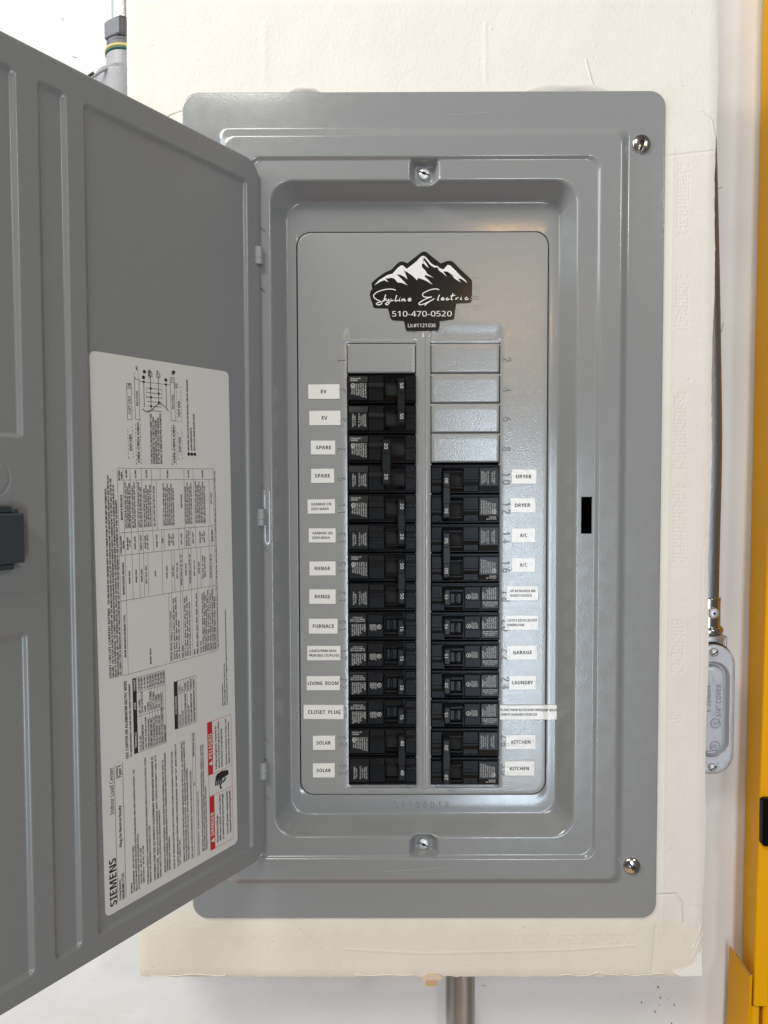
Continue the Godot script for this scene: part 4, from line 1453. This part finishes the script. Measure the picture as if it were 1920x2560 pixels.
func build_sticker() -> void:
	var root := thing("company_sticker", "black mountain-shaped sticker with white peaks reading Skyline Electric", "sticker", Vector3(-0.0009, 0.1884, PLATE - 0.0006))
	var gloss := mat(Color(0.017, 0.017, 0.018), 0.14)
	relief(gloss, 25.0, 0.02, 5.0, 71, 2, 0.02)
	var o := smooth(pts([250, 540, 258, 515, 330, 455, 420, 395, 490, 365, 530, 322, 570, 285, 605, 271, 640, 274, 672, 290, 705, 278, 830, 175, 880, 155, 925, 172, 1030, 270, 1098, 298, 1150, 268, 1200, 266, 1240, 290, 1330, 385, 1435, 478, 1454, 520, 1452, 650, 1450, 725, 1425, 762, 1280, 768, 1254, 785, 1248, 850, 1243, 925, 1220, 962, 1085, 968, 1065, 990, 1062, 1050, 1045, 1084, 1010, 1094, 700, 1093, 665, 1080, 652, 1050, 645, 990, 622, 972, 520, 970, 485, 955, 470, 920, 462, 850, 445, 826, 300, 822, 266, 800, 264, 755, 240, 710, 230, 660, 240, 615, 266, 582]), true, 3)
	var s := Shape.new()
	s.slab(o, 0.0, 0.00025)
	var base := obj("backing", s, gloss, root)
	# clear film patch over the middle, its outline just showing
	s = Shape.new()
	var film := mat(Color(0.30, 0.31, 0.31), 0.2)
	for e: Array in [[430, 327, 430, 400], [430, 830, 430, 945], [430, 945, 480, 945], [1240, 945, 1282, 945], [1282, 790, 1282, 945], [430, 327, 515, 325]]:
		s.ribbon(pts(e), 0.00025, 0.00012)
	obj("film_edge", s, film, root)
	var white := mat(Color(0.80, 0.80, 0.80), 0.25)
	s = Shape.new()
	s.poly(pts([282, 552, 340, 490, 440, 430, 500, 415, 560, 350, 600, 318, 625, 316, 655, 345, 672, 358, 720, 330, 845, 212, 875, 205, 900, 220, 960, 290, 1010, 324, 1040, 325, 1065, 350, 1090, 370, 1110, 368, 1130, 350, 1160, 313, 1190, 318, 1250, 375, 1310, 440, 1370, 490, 1400, 532, 1330, 480, 1285, 474, 1318, 520, 1245, 475, 1200, 420, 1160, 392, 1108, 388, 1150, 452, 1095, 400, 1066, 386, 1050, 354, 1030, 341, 1000, 343, 955, 315, 912, 262, 885, 229, 868, 231, 872, 250, 905, 295, 937, 350, 900, 322, 878, 297, 852, 299, 855, 340, 890, 375, 920, 420, 995, 466, 940, 446, 890, 430, 885, 450, 925, 485, 980, 546, 905, 500, 850, 478, 805, 466, 795, 493, 740, 440, 670, 392, 630, 373, 655, 410, 680, 482, 640, 450, 600, 430, 570, 422, 560, 432, 620, 487, 680, 553, 620, 525, 560, 516, 520, 470, 490, 462, 440, 470, 415, 469, 452, 513, 400, 491, 350, 511]), 0.0003)
	obj("snowy_peaks", s, white, base)
	s = Shape.new()
	var layer := 0.00030
	for q: Array in [[540, 612, 500, 598, 420, 600, 330, 625, 280, 660, 276, 690, 310, 720, 360, 745, 372, 765, 350, 782, 318, 780, 308, 768, 330, 755, 372, 745, 392, 735],
		[420, 660, 406, 702, 394, 742], [394, 742, 410, 720, 427, 706], [410, 722, 425, 728, 442, 738],
		[455, 712, 450, 732, 464, 738, 486, 710, 470, 745, 445, 778, 422, 780, 418, 768, 440, 755, 512, 728],
		[552, 668, 540, 705, 530, 735, 545, 738, 568, 728], [587, 710, 578, 735, 594, 738], [590, 694, 594, 694],
		[618, 712, 611, 740], [611, 740, 630, 718, 646, 715, 640, 737, 662, 732],
		[690, 724, 714, 720, 716, 708, 697, 710, 688, 728, 703, 739, 728, 726],
		[1058, 610, 1030, 597, 960, 605, 880, 640, 860, 665, 880, 690, 930, 696, 972, 690], [972, 690, 900, 715, 830, 755, 816, 775, 840, 783, 900, 765, 1002, 713], [1003, 712, 940, 748, 884, 793],
		[1064, 666, 1050, 700, 1041, 727, 1056, 729], [1086, 717, 1109, 711, 1108, 700, 1091, 706, 1084, 721, 1098, 729, 1126, 718],
		[1166, 705, 1150, 707, 1143, 722, 1160, 728, 1184, 714], [1224, 648, 1212, 690, 1204, 722, 1222, 726], [1194, 683, 1252, 671],
		[1262, 704, 1257, 727], [1258, 724, 1270, 707, 1292, 700], [1324, 700, 1315, 722, 1332, 723], [1322, 684, 1326, 684],
		[1396, 697, 1376, 704, 1371, 720, 1390, 723, 1412, 714], [1443, 690, 1447, 690], [1438, 720, 1442, 720]]:
		layer += 0.000008
		s.ribbon(smooth(pts(q), false), 0.00078, layer)
	obj("script_lettering", s, white, base)
	s = Shape.new()
	var a := pts([495, 922, 685, 1050])
	write(s, "510-470-0520", a[0].x, a[0].y, 0.0043, 0.0003, 0.0507)
	write(s, "Lic#1121036", a[1].x, a[1].y, 0.0029, 0.0003, 0.0235)
	obj("lettering", s, white, base)


# ---------------------------------------------------------------- the printed chart on the door
func build_chart() -> void:
	var root := thing("wiring_chart", "white printed rating chart with red danger boxes stuck inside the open door", "label")
	var door := Transform3D(Basis(Vector3(0, 1, 0), DOOR_TURN), HINGE)
	root.transform = door * Transform3D(Basis(Vector3(0, 0, 1), PI / 2 + 0.0112), Vector3(-0.1491, -0.2652, -0.0021))
	var k := 0.001
	var s := Shape.new()
	s.slab(plain_rect(188.3 * k, -59.6 * k, 188.6 * k, 59.6 * k, 4.0 * k), 0.0, 0.00015)
	obj("sheet", s, paper, root)
	var z := 0.0002
	var t := Shape.new()
	# [text, left, baseline, width, cap height, bold]
	for q: Array in [
		["SIEMENS", 4.7, 9.0, 32.5, 5.0, true], ["Indoor Load Center", 67.6, 8.7, 32.1, 2.7, false], ["Catalog Number", 5.9, 12.2, 14.7, 1.3, false], ["SN3048L1125", 5.6, 15.0, 18.2, 1.9, true],
		["Plug-On Neutral Ready", 42.6, 14.0, 28.9, 1.9, true], ["Enclosure", 91, 12.2, 8.4, 1.3, false], ["Type 1", 90.6, 14.8, 8.4, 1.9, true],
		["RATINGS", 6.3, 21.2, 7.5, 1.2, false], ["125A MAXIMUM.  BUS RATED 200A.", 6.3, 23.2, 33, 1.2, false], ["BACK-FED MAIN BREAKER REQUIRES HOLD-DOWN MEANS AND LINE TERMINAL BARRIER.  SEE", 6.3, 25.2, 86, 1.2, false],
		["ACCESSORY CHART FOR REQUIRED KIT(S).", 6.3, 27.2, 40, 1.2, false], ["120/240 V~  60 HZ, 1O 3W", 9, 29.2, 26, 1.2, false], ["208Y/120 V~  60 HZ, 1O 3W", 9, 31.2, 27, 1.2, false],
		["FOR INSTALLATION BY A QUALIFIED PERSON IN ACCORDANCE WITH ALL LOCAL ELECTRICAL CODES", 6.5, 34.8, 91, 1.3, false], ["AND/OR THE NATIONAL ELECTRICAL CODE.", 6.5, 36.9, 42, 1.3, false],
		["SUITABLE FOR USE AS SERVICE EQUIPMENT WHEN MAIN BREAKER IS", 6.5, 40.8, 90, 1.7, true], ["INSTALLED", 6.5, 43.4, 15, 1.7, true], ["WHEN USED AS SERVICE EQUIPMENT, APPLY \"SERVICE DISCONNECT\" LABEL 10 TO", 23.5, 43.4, 73, 1.3, false], ["FRONT NEXT TO APPROPRIATE BREAKER HANDLE", 6.5, 45.5, 49, 1.3, false],
		["WHEN USED AS SERVICE EQUIPMENT, UNUSED NEUTRAL BAR TERMINALS MAY BE USED TO", 8, 49.4, 83, 1.3, false], ["TERMINATE EQUIPMENT GROUNDING WIRES IN THE COMBINATIONS INDICATED FOR EQUIPMENT", 8, 51.5, 88, 1.3, false], ["GROUND BAR TERMINALS", 8, 53.5, 25, 1.3, false],
		["SUM OF QT BREAKER RATING IS NOT TO EXCEED 110 AMPS PER BRANCH CIRCUIT BUS STAB.", 7, 57.5, 88, 1.3, false], ["TO RESET BREAKERS WITH TRIPPED HANDLE POSITION BETWEEN \"ON\" AND \"OFF\", MOVE HANDLE TO", 7, 61.0, 92, 1.3, false], ["\"OFF\", THEN TO \"ON\".", 7, 63.0, 20, 1.3, false],
		["REMOVE TWISTOUTS FROM TRIM ONLY WHERE BREAKERS WILL BE INSTALLED.  ALL OPENINGS MUST", 8, 66.6, 91, 1.3, false], ["BE FILLED WITH BREAKERS OR FILLER PLATES.  IF MAIN TWISTOUT IS ACCIDENTALLY REMOVED, USE", 8, 68.7, 91, 1.3, false], ["ONE ECMBF125 FILLER PLATE TO FILL 100-125A MAIN BREAKER OPENING.", 8, 70.8, 70, 1.3, false],
		["THIS LOAD CENTER IS INVERTIBLE FOR BOTTOM FEED APPLICATIONS.", 7, 74.2, 68, 1.3, false], ["22", 62, 77.4, 2.4, 1.2, false], ["49861420101 Rev.04", 84, 77.4, 18.5, 1.2, false], ["Siemens Industry, Inc.   Peachtree Corners, Georgia, U.S.A.", 6.7, 80.4, 50, 1.1, false],
		["IMPORTANT: DO NOT ALLOW PETROLEUM BASED HYDROCARBON SPRAYS, CHEMICALS, SOLVENTS", 8, 84.3, 83, 1.2, false], ["OR ANY PAINT TO CONTACT INTERIOR COMPONENTS.  PETROLEUM BASED CHEMICALS CAN CAUSE", 8, 86.2, 83, 1.2, false], ["DEGRADATION OF ELECTRICAL INSULATING MATERIALS.", 8, 88.1, 50, 1.2, false],
		["Hazardous Voltage.", 9, 99.3, 22, 1.6, true], ["Will cause death, serious injury", 9, 102.2, 37, 1.6, true], ["or substantial property damage.", 9, 105.1, 37, 1.6, true], ["Turn off power supplying this", 11, 109.6, 35, 1.6, false], ["equipment before working inside.", 11, 112.6, 35, 1.6, false],
		["Voltaje peligroso. Causara la", 67, 99.3, 34, 1.6, true], ["muerte, lesiones graves o dano", 67, 102.2, 37, 1.6, true], ["substancial a la propiedad.", 67, 105.1, 31, 1.6, true], ["Desconecte el suministro de energia a este", 67, 109.6, 37, 1.4, false], ["equipo antes de trabajar en su interior.", 67, 112.4, 34, 1.4, false],
		["USE COPPER OR ALUMINUM 60/75C WIRE", 101.8, 20.9, 54, 2.0, true], ["SEE BREAKER MARKINGS FOR WIRE SIZE AND TORQUE REQUIREMENTS", 102, 23.6, 51, 1.2, false],
		["SHORT CIRCUIT CURRENT RATING", 160.3, 9.6, 47, 1.6, true], ["THIS PANELBOARD HAS A MAXIMUM SHORT CIRCUIT CURRENT RATING OF 100,000 AMPS RMS SYMMETRICAL,", 210, 9.5, 78, 1.3, false],
		["120/240V~. THE ACTUAL RATING IS DEPENDENT ON THE BRANCH BREAKERS INSTALLED IN THIS PANELBOARD AND THE MAIN/FEEDER BREAKER IF ANY INSTALLED", 160, 11.5, 136, 1.3, false], ["AHEAD OF THIS PANELBOARD. THE CORRECT MAIN BREAKER/FEEDER/MAIN BREAKER/BRANCH BREAKER SERIES COMBINATIONS TO BE USED ARE LISTED IN THE", 160, 13.4, 134, 1.3, false],
		["TABULATION BELOW. ANY CIRCUIT BREAKER INSTALLED, REPLACED, OR ADDED IN THIS PANELBOARD MUST BE MANUFACTURED BY SIEMENS AND MUST BE OF", 160, 15.3, 130, 1.3, false], ["THE CORRECT TYPE AS INDICATED IN THE TABULATION BELOW. USE OF OTHER CIRCUIT BREAKERS IN THIS EQUIPMENT MAY VOID THE WARRANTY.", 160, 17.2, 120, 1.3, false],
		["MAIN BREAKER (SIEMENS TYPE)", 172, 21.3, 29, 1.4, false], ["MAIN/FEEDER BREAKER", 215, 21.3, 22, 1.4, false], ["PANELBOARD", 243.2, 20.0, 12, 1.2, false], ["MAIN", 246.5, 21.9, 5, 1.2, false], ["BRANCH BREAKER", 266, 21.3, 17, 1.4, false], ["RATING", 292.8, 20.0, 6.6, 1.2, false], ["AMPS", 293.5, 21.9, 5, 1.2, false],
		["NONE USED", 163, 41.5, 11, 1.3, false], ["*Type QPH and HQP breakers installed in this panel are limited to 100 amps max. when installed on a circuit capable of delivering fault current greater than 10,000 amps", 161.3, 103.4, 138, 1.1, false],
		["Assembled in Mexico", 114.7, 107.0, 18, 1.1, false], ["2025 Copyright Siemens Industry, Inc.", 114.7, 109.2, 34, 1.1, false], ["The National Electrical Code is a registered trademark of the National Fire Protection Association.", 114.7, 111.5, 76, 1.1, false],
		["LINE", 364, 46.5, 5.6, 2.0, false], ["EQPT GND", 338, 29.8, 12, 1.7, false], ["NEUTRAL", 344, 36.0, 10.5, 1.7, false], ["NEUTRAL", 344, 66.1, 10.5, 1.7, false], ["EQPT GND", 313, 29.8, 11, 1.6, false], ["ECNBX6, ECNBX10, ECNBX15", 305, 36.0, 27.5, 1.6, false], ["ECNBX6, ECNBX10, ECNBX15", 305, 66.1, 27.5, 1.6, false], ["EQPT GND", 313, 71.3, 11, 1.6, false], ["EQPT GND", 339, 71.3, 11, 1.6, false],
		["N2", 368.5, 36.0, 2.6, 1.3, false], ["N1", 368.5, 66.0, 2.6, 1.3, false], ["A", 368.8, 46.7, 1.2, 1.3, false], ["B", 368.8, 53.0, 1.2, 1.3, false], ["G", 357, 29.8, 1.3, 1.3, false],
		["THE INSTALLED NEUTRALS LIMIT THIS", 304.2, 46.6, 35, 1.5, false], ["PANELBOARD TO 38 CIRCUITS THAT", 304.2, 48.6, 33, 1.5, false], ["REQUIRE NEUTRAL CONNECTIONS", 304.2, 50.6, 31, 1.5, false], ["IF UP TO 60 CIRCUITS ARE NEEDED,", 304.2, 52.6, 33, 1.5, false], ["INSTALL ECNBX KIT(S) PER SCHEMATIC", 304.2, 54.7, 36, 1.5, false],
		["NEUTRAL BUS FOR PLUG-ON NEUTRAL CIRCUIT BREAKERS", 314.5, 79.0, 52, 1.4, false], ["BOND WHEN REQ'D", 314.5, 81.8, 17, 1.4, false], ["BACK-FED BRKR WHEN USED", 314.5, 84.6, 27, 1.4, false]]:
		strike(t, q[0], q[1] * k, -q[2] * k, q[4] * k, z, q[3] * k, 0, 0.0, q[5] or q[4] < 1.65)
	# terminal table and accessory table
	var rows := ["A, B, G, N1", "NEUTRAL/GROUND BARS", "(USE TYPE EC2GB or EC3GB", "GND BAR KIT ACCESSORY)", "GROUND CONDUCTORS ONLY", "N2, ECLX2N NEUTRAL LUG", "ECLK2-2 NEUTRAL LUG KIT", "ECLK2, NEUTRAL LUG KIT", "MAIN LUG TO BUS CONNECTION (1/4-20 NUT)", "BONDING SCREW"]
	var wire := ["2/0 - 4 AWG", "10-14 CU/10-12 AL", "8 AWG", "6-4 AWG", "(2) #12, 14 AWG", "(2) 12, 10 AWG", "2/0 - 4 AWG", "2/0 - 4 AWG", "", ""]
	var torque := ["110 LB-INS", "20 LB-INS", "25 LB-INS", "35 LB-INS", "20 LB-INS", "50 LB-INS", "110 LB-INS", "45 LB-INS", "135 LB-INS", "45 LB-INS"]
	for q in 10:
		var y := 31.2 + q * 2.33
		strike(t, rows[q], 104 * k, -y * k, 1.25 * k, z, minf(rows[q].length() * 0.93, 36) * k, 0, 0.0, true)
		strike(t, wire[q], 130 * k, -y * k, 1.25 * k, z, wire[q].length() * 0.9 * k, 0, 0.0, true)
		strike(t, torque[q], 146.5 * k, -y * k, 1.25 * k, z, 8.6 * k, 0, 0.0, true)
	for q in 6:
		var y := 65.6 + q * 2.7
		strike(t, ["DOOR LOCK", "FILLER PLATE", "BREAKER HOLD-DOWN (QP/BQ)", "SUBFEED LUG KIT", "100-125 AMP MAIN LUG KIT", "STANDBY PWR INTERLOCK KIT"][q], 111 * k, -y * k, 1.2 * k, z, [9, 11, 23, 14, 22, 23.5][q] * k, 0, 0.0, true)
		strike(t, ["ECQL2", "QF3", "ECMB2", "ECLX225", "ECMLK125", "ECSBPK"][q], 136.5 * k, -y * k, 1.2 * k, z, [5, 3, 6, 6.5, 7.5, 6.5][q] * k, 0, 0.0, true)
	for q: Array in [[103, 159.2, 28.6], [103, 156, 52.4], [110, 145.4, 80.4]]:
		pass
	var hl := func(x0, x1, y, w = 0.22): t.rect(x0 * k, (-y - w / 2) * k, x1 * k, (-y + w / 2) * k, z + 0.00002)
	var vl := func(x, y0, y1, w = 0.22): t.rect((x - w / 2) * k, -y1 * k, (x + w / 2) * k, -y0 * k, z + 0.00004)
	hl.call(5.9, 100.4, 9.55, 0.3)
	hl.call(5.9, 100.4, 16.0, 0.3)
	hl.call(6.6, 103, 78.3, 0.25)
	hl.call(6.6, 103, 75.6, 0.25)
	t.rect(103 * k, -28.6 * k, 156 * k, -25.4 * k, z + 0.00001)
	t.rect(110 * k, -63.2 * k, 145.4 * k, -60.0 * k, z + 0.00001)
	for x: float in [103.0, 128.5, 145.5, 156.0]:
		vl.call(x, 28.6, 52.4)
	for y: float in [31.7, 38.8, 41.0, 43.4, 45.8, 48.1, 50.4, 52.4]:
		hl.call(103, 156, y)
	for x: float in [110.0, 135.5, 145.4]:
		vl.call(x, 63.2, 80.4)
	for q in 7:
		hl.call(110, 145.4, 63.6 + q * 2.8)
	# the series rating table
	hl.call(159.4, 300.8, 18.0)
	hl.call(159.4, 300.8, 22.4)
	hl.call(160.5, 301.6, 101.4)
	for q: Array in [[159.8, 18, 101.4], [211, 18, 101.4], [242, 18, 101.4], [257.3, 18, 101.4], [293, 18, 101.4], [301.0, 18, 101.4]]:
		vl.call(q[0], q[1], q[2])
	var cuts := [27.8, 37.0, 45.2, 52.5, 73.5, 82.0]
	for y: float in cuts:
		hl.call(293, 301, y)
	for y: float in [27.8, 33.0, 37.0, 45.2, 49.0, 73.5, 82.0, 97.2]:
		hl.call(257.3, 293, y)
	for y: float in [27.8, 33.5, 37.0, 45.2, 52.5, 54.6, 67.5, 73.0, 78.5, 83, 96, 98.5]:
		hl.call(242, 257.3, y)
	for y: float in [27.8, 33.5, 37.0, 40.5, 52.5, 60.5, 63, 68, 70.5, 76, 78.5, 84, 87.5, 96, 98.5]:
		hl.call(211, 242, y)
	for y: float in [57.5, 60.0, 68.0, 70.0, 78.0, 84.0, 95.0, 97.5, 99.3]:
		hl.call(160.2, 211, y)
	var codes := ["QP QT QTA QTAN QAF QAFN QAF2", "QAF2N QFGA2 QFGA2N QPF QPF2", "QPF2N QPFB QPFBN QE QE2 QEB", "QPH* QPFH QAFH2 QFGAH2 QPHF", "QPHF2 QPHFB QEH QEH2 QEHB", "QP QT QTA QTAN QAF QAFN QAF2", "QAF2N QFGA2 QFGA2N QPF QPF2", "QPH* QT QTA QTAN QAF QAFN", "QAF2 QAF2N QAFH QAFH2 QFGA2", "QFGA2N QFGAH2 QPF QPF2 QPF2N", "QE QE2 QEB QEH QEH2 QEHB"]
	for y: float in [24.4, 26.0, 27.5, 29.9, 31.5, 34.8, 36.4, 39.2, 40.9, 42.6, 44.3, 47.4, 55.5, 57.2, 58.9, 60.6, 62.3, 64.0, 75.2, 76.9, 78.6, 80.3, 84.5, 86.2, 87.9, 89.6, 91.3, 93.0]:
		strike(t, codes[int(y * 3.7) % codes.size()], 260 * k, -y * k, 1.15 * k, z, (26 + fmod(y * 1.7, 6)) * k, 0, 0.0, true)
	for q: Array in [[274, 99.6, "QPH* HQP*", 9], [272, 71.4, "HQPFB HGEB", 10]]:
		strike(t, q[2], q[0] * k, -q[1] * k, 1.2 * k, z, q[3] * k, 0, 0.0, true)
	for q: Array in [[25.5, "10,000"], [32.8, "22,000"], [41.6, "42,000"], [59.5, "65,000"], [78.2, "85,000"], [91.5, "100,000"]]:
		strike(t, q[1], 294.2 * k, -q[0] * k, 1.2 * k, z, 5.6 * k, 0, 0.0, true)
	for q: Array in [[25.2, "NONE USED"], [26.9, "or QP"], [31, "NONE USED"], [35.8, "EQ8677 QPH*"], [39.3, "NONE USED"], [41.2, "or QP, QPH*"], [49, "NONE USED"], [53.9, "HQP*"], [59.5, "NONE USED"], [61.4, "or QP"], [63.3, "QPH* HQP*"], [70.6, "QPH* HQP*"], [75.4, "NONE USED or"], [77.3, "QP QPH* HQP*"], [81.3, "QPH* HQP*"], [88, "NONE USED"], [90, "or QP"], [92, "QPH* HQP*"], [100, "NONE USED"]]:
		strike(t, q[1], 249.6 * k, -q[0] * k, 1.15 * k, z, q[1].length() * 0.98 * k, 1, 0.0, true)
	for q: Array in [[26, "NONE USED"], [31.3, "NONE USED"], [35.8, "NONE USED"], [39.4, "QPH, BLH, QSH"], [47, "QSHH"], [57, "NONE USED"], [62.3, "QPH, BLH"], [66, "QPH, BLH, QS"], [69.8, "NONE USED or QP, BL, QS"], [74, "NONE USED"], [77.8, "NONE USED or QP BL, QS"], [81.8, "QPH, BLH, QS"], [86.3, "NONE USED"], [90, "ED4, ED6, QS, SEAB"], [92, "MEAB, SEAS, MEAS"], [97.8, "NONE USED or QP, BL"]]:
		strike(t, q[1], 226.5 * k, -q[0] * k, 1.15 * k, z, q[1].length() * 0.98 * k, 1, 0.0, true)
	for q: Array in [[59.3, "NDGB, NFGB, Class J, T, R or L Fuses"], [62.2, "JXD2-A, JD6-A, JXD6-A, LXD6-A, MD6, MXD6, ND6"], [64.2, "SND6-B, NXD6, NJJA, NJGA, NLGB, NMG, NNG, NPG,"], [66.4, "PD6, SPD6-B, PXD6, RD6, RXD6"], [69.6, "ED6, EXD6"], [72.2, "JXD2-A, JD6-A, JXD6-A, LD6-A, MD6, MXD6, ND6"], [74.2, "SND6-B, NXD6, NJJA, NJGA, NLGB, NMG, NNG, NPG"], [76.4, "PD6, SPD6-B, PXD6, RD6, RXD6, NDGB, NFGB"], [80.5, "MPAS"], [83.2, "MJAS, MLAS, MMAS, MNAS, MPAS, MNAE, MPAE, MSAE"], [86.6, "NONE USED"], [88.8, "HFD6, HFXD6, HJD6-A, HJXD6-A, HLD6-A, HLXD6-A"], [90.6, "HHJD6-A, HLGB, HMD6, HMXD6, HMG, HND6, SHND6-B"], [92.4, "HNXD6, HNG, HPD6, SHPD6-B, HPXD6, HPG, HRD6"], [94.2, "HRXD6, HFAS, HJAS, HLAS, HMAS, HNAS, HPAS, HRAS"], [96.6, "HMAE, HPAE, HNAE or Class J, T, R or L Fuses"], [98.6, "HFD6, HFXD6, HFAS, 300V Class T Fuses, 200A Max"], [100.7, "HDGB, HFGB, 300V Class T Fuses - 800A Max"]]:
		strike(t, q[1], 161.6 * k, -q[0] * k, 1.15 * k, z, minf(q[1].length() * 1.0, 48.5) * k, 0, 0.0, true)
	# wiring diagram
	var box := func(x0, y0, x1, y1):
		hl.call(x0, x1, y0, 0.3)
		hl.call(x0, x1, y1, 0.3)
		vl.call(x0, y0, y1, 0.3)
		vl.call(x1, y0, y1, 0.3)
	var dash := func(x0, y0, x1, y1):
		var n := int((x1 - x0) / 2.6)
		for i in n:
			for y: float in [y0, y1]:
				hl.call(x0 + i * 2.6, x0 + i * 2.6 + 1.5, y, 0.32)
		vl.call(x0, y0, y0 + 1.1, 0.32)
		vl.call(x1, y1 - 1.1, y1, 0.32)
	box.call(334.2, 27.0, 355.4, 30.6)
	box.call(355.4, 27.0, 358.6, 30.6)
	box.call(334.6, 33.2, 362.2, 36.8)
	box.call(335.6, 63.2, 366.6, 66.8)
	box.call(363.0, 63.2, 366.6, 66.8)
	box.call(365.2, 44.8, 368.2, 47.8)
	box.call(365.2, 51.4, 368.2, 54.4)
	box.call(359.5, 66.9, 362.5, 69.4)
	dash.call(307.9, 27.0, 329, 30.6)
	dash.call(303.9, 33.2, 334, 37.0)
	dash.call(303.9, 63.2, 335, 67.0)
	dash.call(307.9, 68.6, 329, 72.4)
	dash.call(335, 68.6, 360, 72.4)
	dash.call(362.5, 33.2, 368, 36.8)
	hl.call(342.5, 365.2, 46.3, 0.45)
	hl.call(347, 365.2, 52.9, 0.45)
	hl.call(343.5, 361, 40.7, 0.45)
	hl.call(344.8, 361, 59.4, 0.45)
	vl.call(361, 36.8, 63.2, 0.3)
	for q in 6:
		vl.call(341.5 + q * 3.1, 43.4, 55.4, 0.35)
	dash.call(350.5, 42.6, 359, 55.8)
	for q: Array in [[344.6, 46.3], [350.8, 46.3], [357, 46.3], [347.7, 52.9], [353.9, 52.9], [361, 40.7], [361, 59.4]]:
		t.poly(plain_rect(q[0] * k, -q[1] * k, 0.9 * k, 0.9 * k, 0.85 * k), z + 0.00006)
	for q: Array in [[311.8, 78.4], [311.8, 81.2], [311.8, 84.0], [364.0, 40.6], [368.0, 41.4], [364.2, 59.3], [370.5, 66.4]]:
		t.poly(plain_rect(q[0] * k, -q[1] * k, 1.3 * k, 1.3 * k, 1.25 * k), z + 0.00006)
	for q: Array in [[357.0, 28.8], [364.8, 65.0], [366.7, 46.3], [366.7, 52.9], [361, 68.1]]:
		var ring := PackedVector2Array()
		for i in 17:
			ring.append(Vector2(q[0], -q[1]) * k + Vector2.from_angle(TAU * i / 16) * 1.0 * k)
		t.ribbon(ring, 0.0003, z + 0.00007)
	var wave := PackedVector2Array()
	for i in 25:
		var v := i / 24.0
		wave.append(Vector2(343.6 + 3.2 * sin(v * TAU + 3.6), -(39.2 + v * 22.0)) * k)
	t.ribbon(wave, 0.0006, z + 0.00008)
	# shocked-hand pictogram
	for q: Array in [[50, 103.2, 53, 102.0, 55, 104.0, 55.4, 106.4, 57.5, 107.6], [54.5, 97.3, 62.0, 98.6], [54.0, 99.3, 62.0, 100.6], [54.2, 101.3, 62.4, 102.6], [56.0, 103.2, 62.6, 104.4], [59.5, 105.0, 60.5, 109.5]]:
		var p := PackedVector2Array()
		for i in q.size() / 2:
			p.append(Vector2(q[2 * i], -q[2 * i + 1]) * k)
		t.ribbon(smooth(p, false), 0.0015, z + 0.00009)
	t.poly(PackedVector2Array([Vector2(58, -98) * k, Vector2(63, -98.6) * k, Vector2(64, -104) * k, Vector2(62.5, -110.5) * k, Vector2(59, -111) * k, Vector2(58, -106) * k]), z + 0.0001)
	obj("lettering", t, ink, root)
	# red bars and frames of the danger boxes
	for q: Array in [[5.2, 47.6, 91.0, 95.9], [65.0, 106.3, 90.3, 95.3]]:
		var r := Shape.new()
		r.rect(q[0] * k, -q[3] * k, q[1] * k, -q[2] * k, z)
		obj("danger_band", r, red_ink, root)
	for q: Array in [[5.2, 106.3, 114.5, 114.8], [47.6, 65, 90.8, 91.1], [5.2, 5.5, 95.9, 114.5], [47.8, 48.1, 91.1, 114.5], [64.7, 65.0, 91.1, 114.5], [106.0, 106.3, 95.3, 114.5]]:
		var r := Shape.new()
		r.rect(q[0] * k, -q[3] * k, q[1] * k, -q[2] * k, z)
		obj("danger_frame", r, red_ink, root)
	var w := Shape.new()
	write(w, "DANGER", 16.5 * k, -95.1 * k, 3.3 * k, z + 0.00006, 18.5 * k, 0, 0.0, true)
	write(w, "PELIGRO", 77.5 * k, -94.5 * k, 3.3 * k, z + 0.00006, 19.5 * k, 0, 0.0, true)
	write(w, "TERMINALS", 107 * k, -27.7 * k, 1.5 * k, z + 0.00006, 11 * k, 0, 0.0, true)
	write(w, "WIRE", 134 * k, -27.7 * k, 1.5 * k, z + 0.00006, 5 * k, 0, 0.0, true)
	write(w, "TORQUE", 147 * k, -27.7 * k, 1.5 * k, z + 0.00006, 8 * k, 0, 0.0, true)
	write(w, "ACCESSORIES", 121 * k, -62.3 * k, 1.5 * k, z + 0.00006, 13.5 * k, 0, 0.0, true)
	for x: float in [10.5, 71.5]:
		var y := -95.2 if x < 20 else -94.6
		w.poly(PackedVector2Array([Vector2(x, y) * k, Vector2(x + 4.2, y) * k, Vector2(x + 2.1, y + 3.6) * k]), z + 0.00006)
	obj("reversed_lettering", w, paper, root)
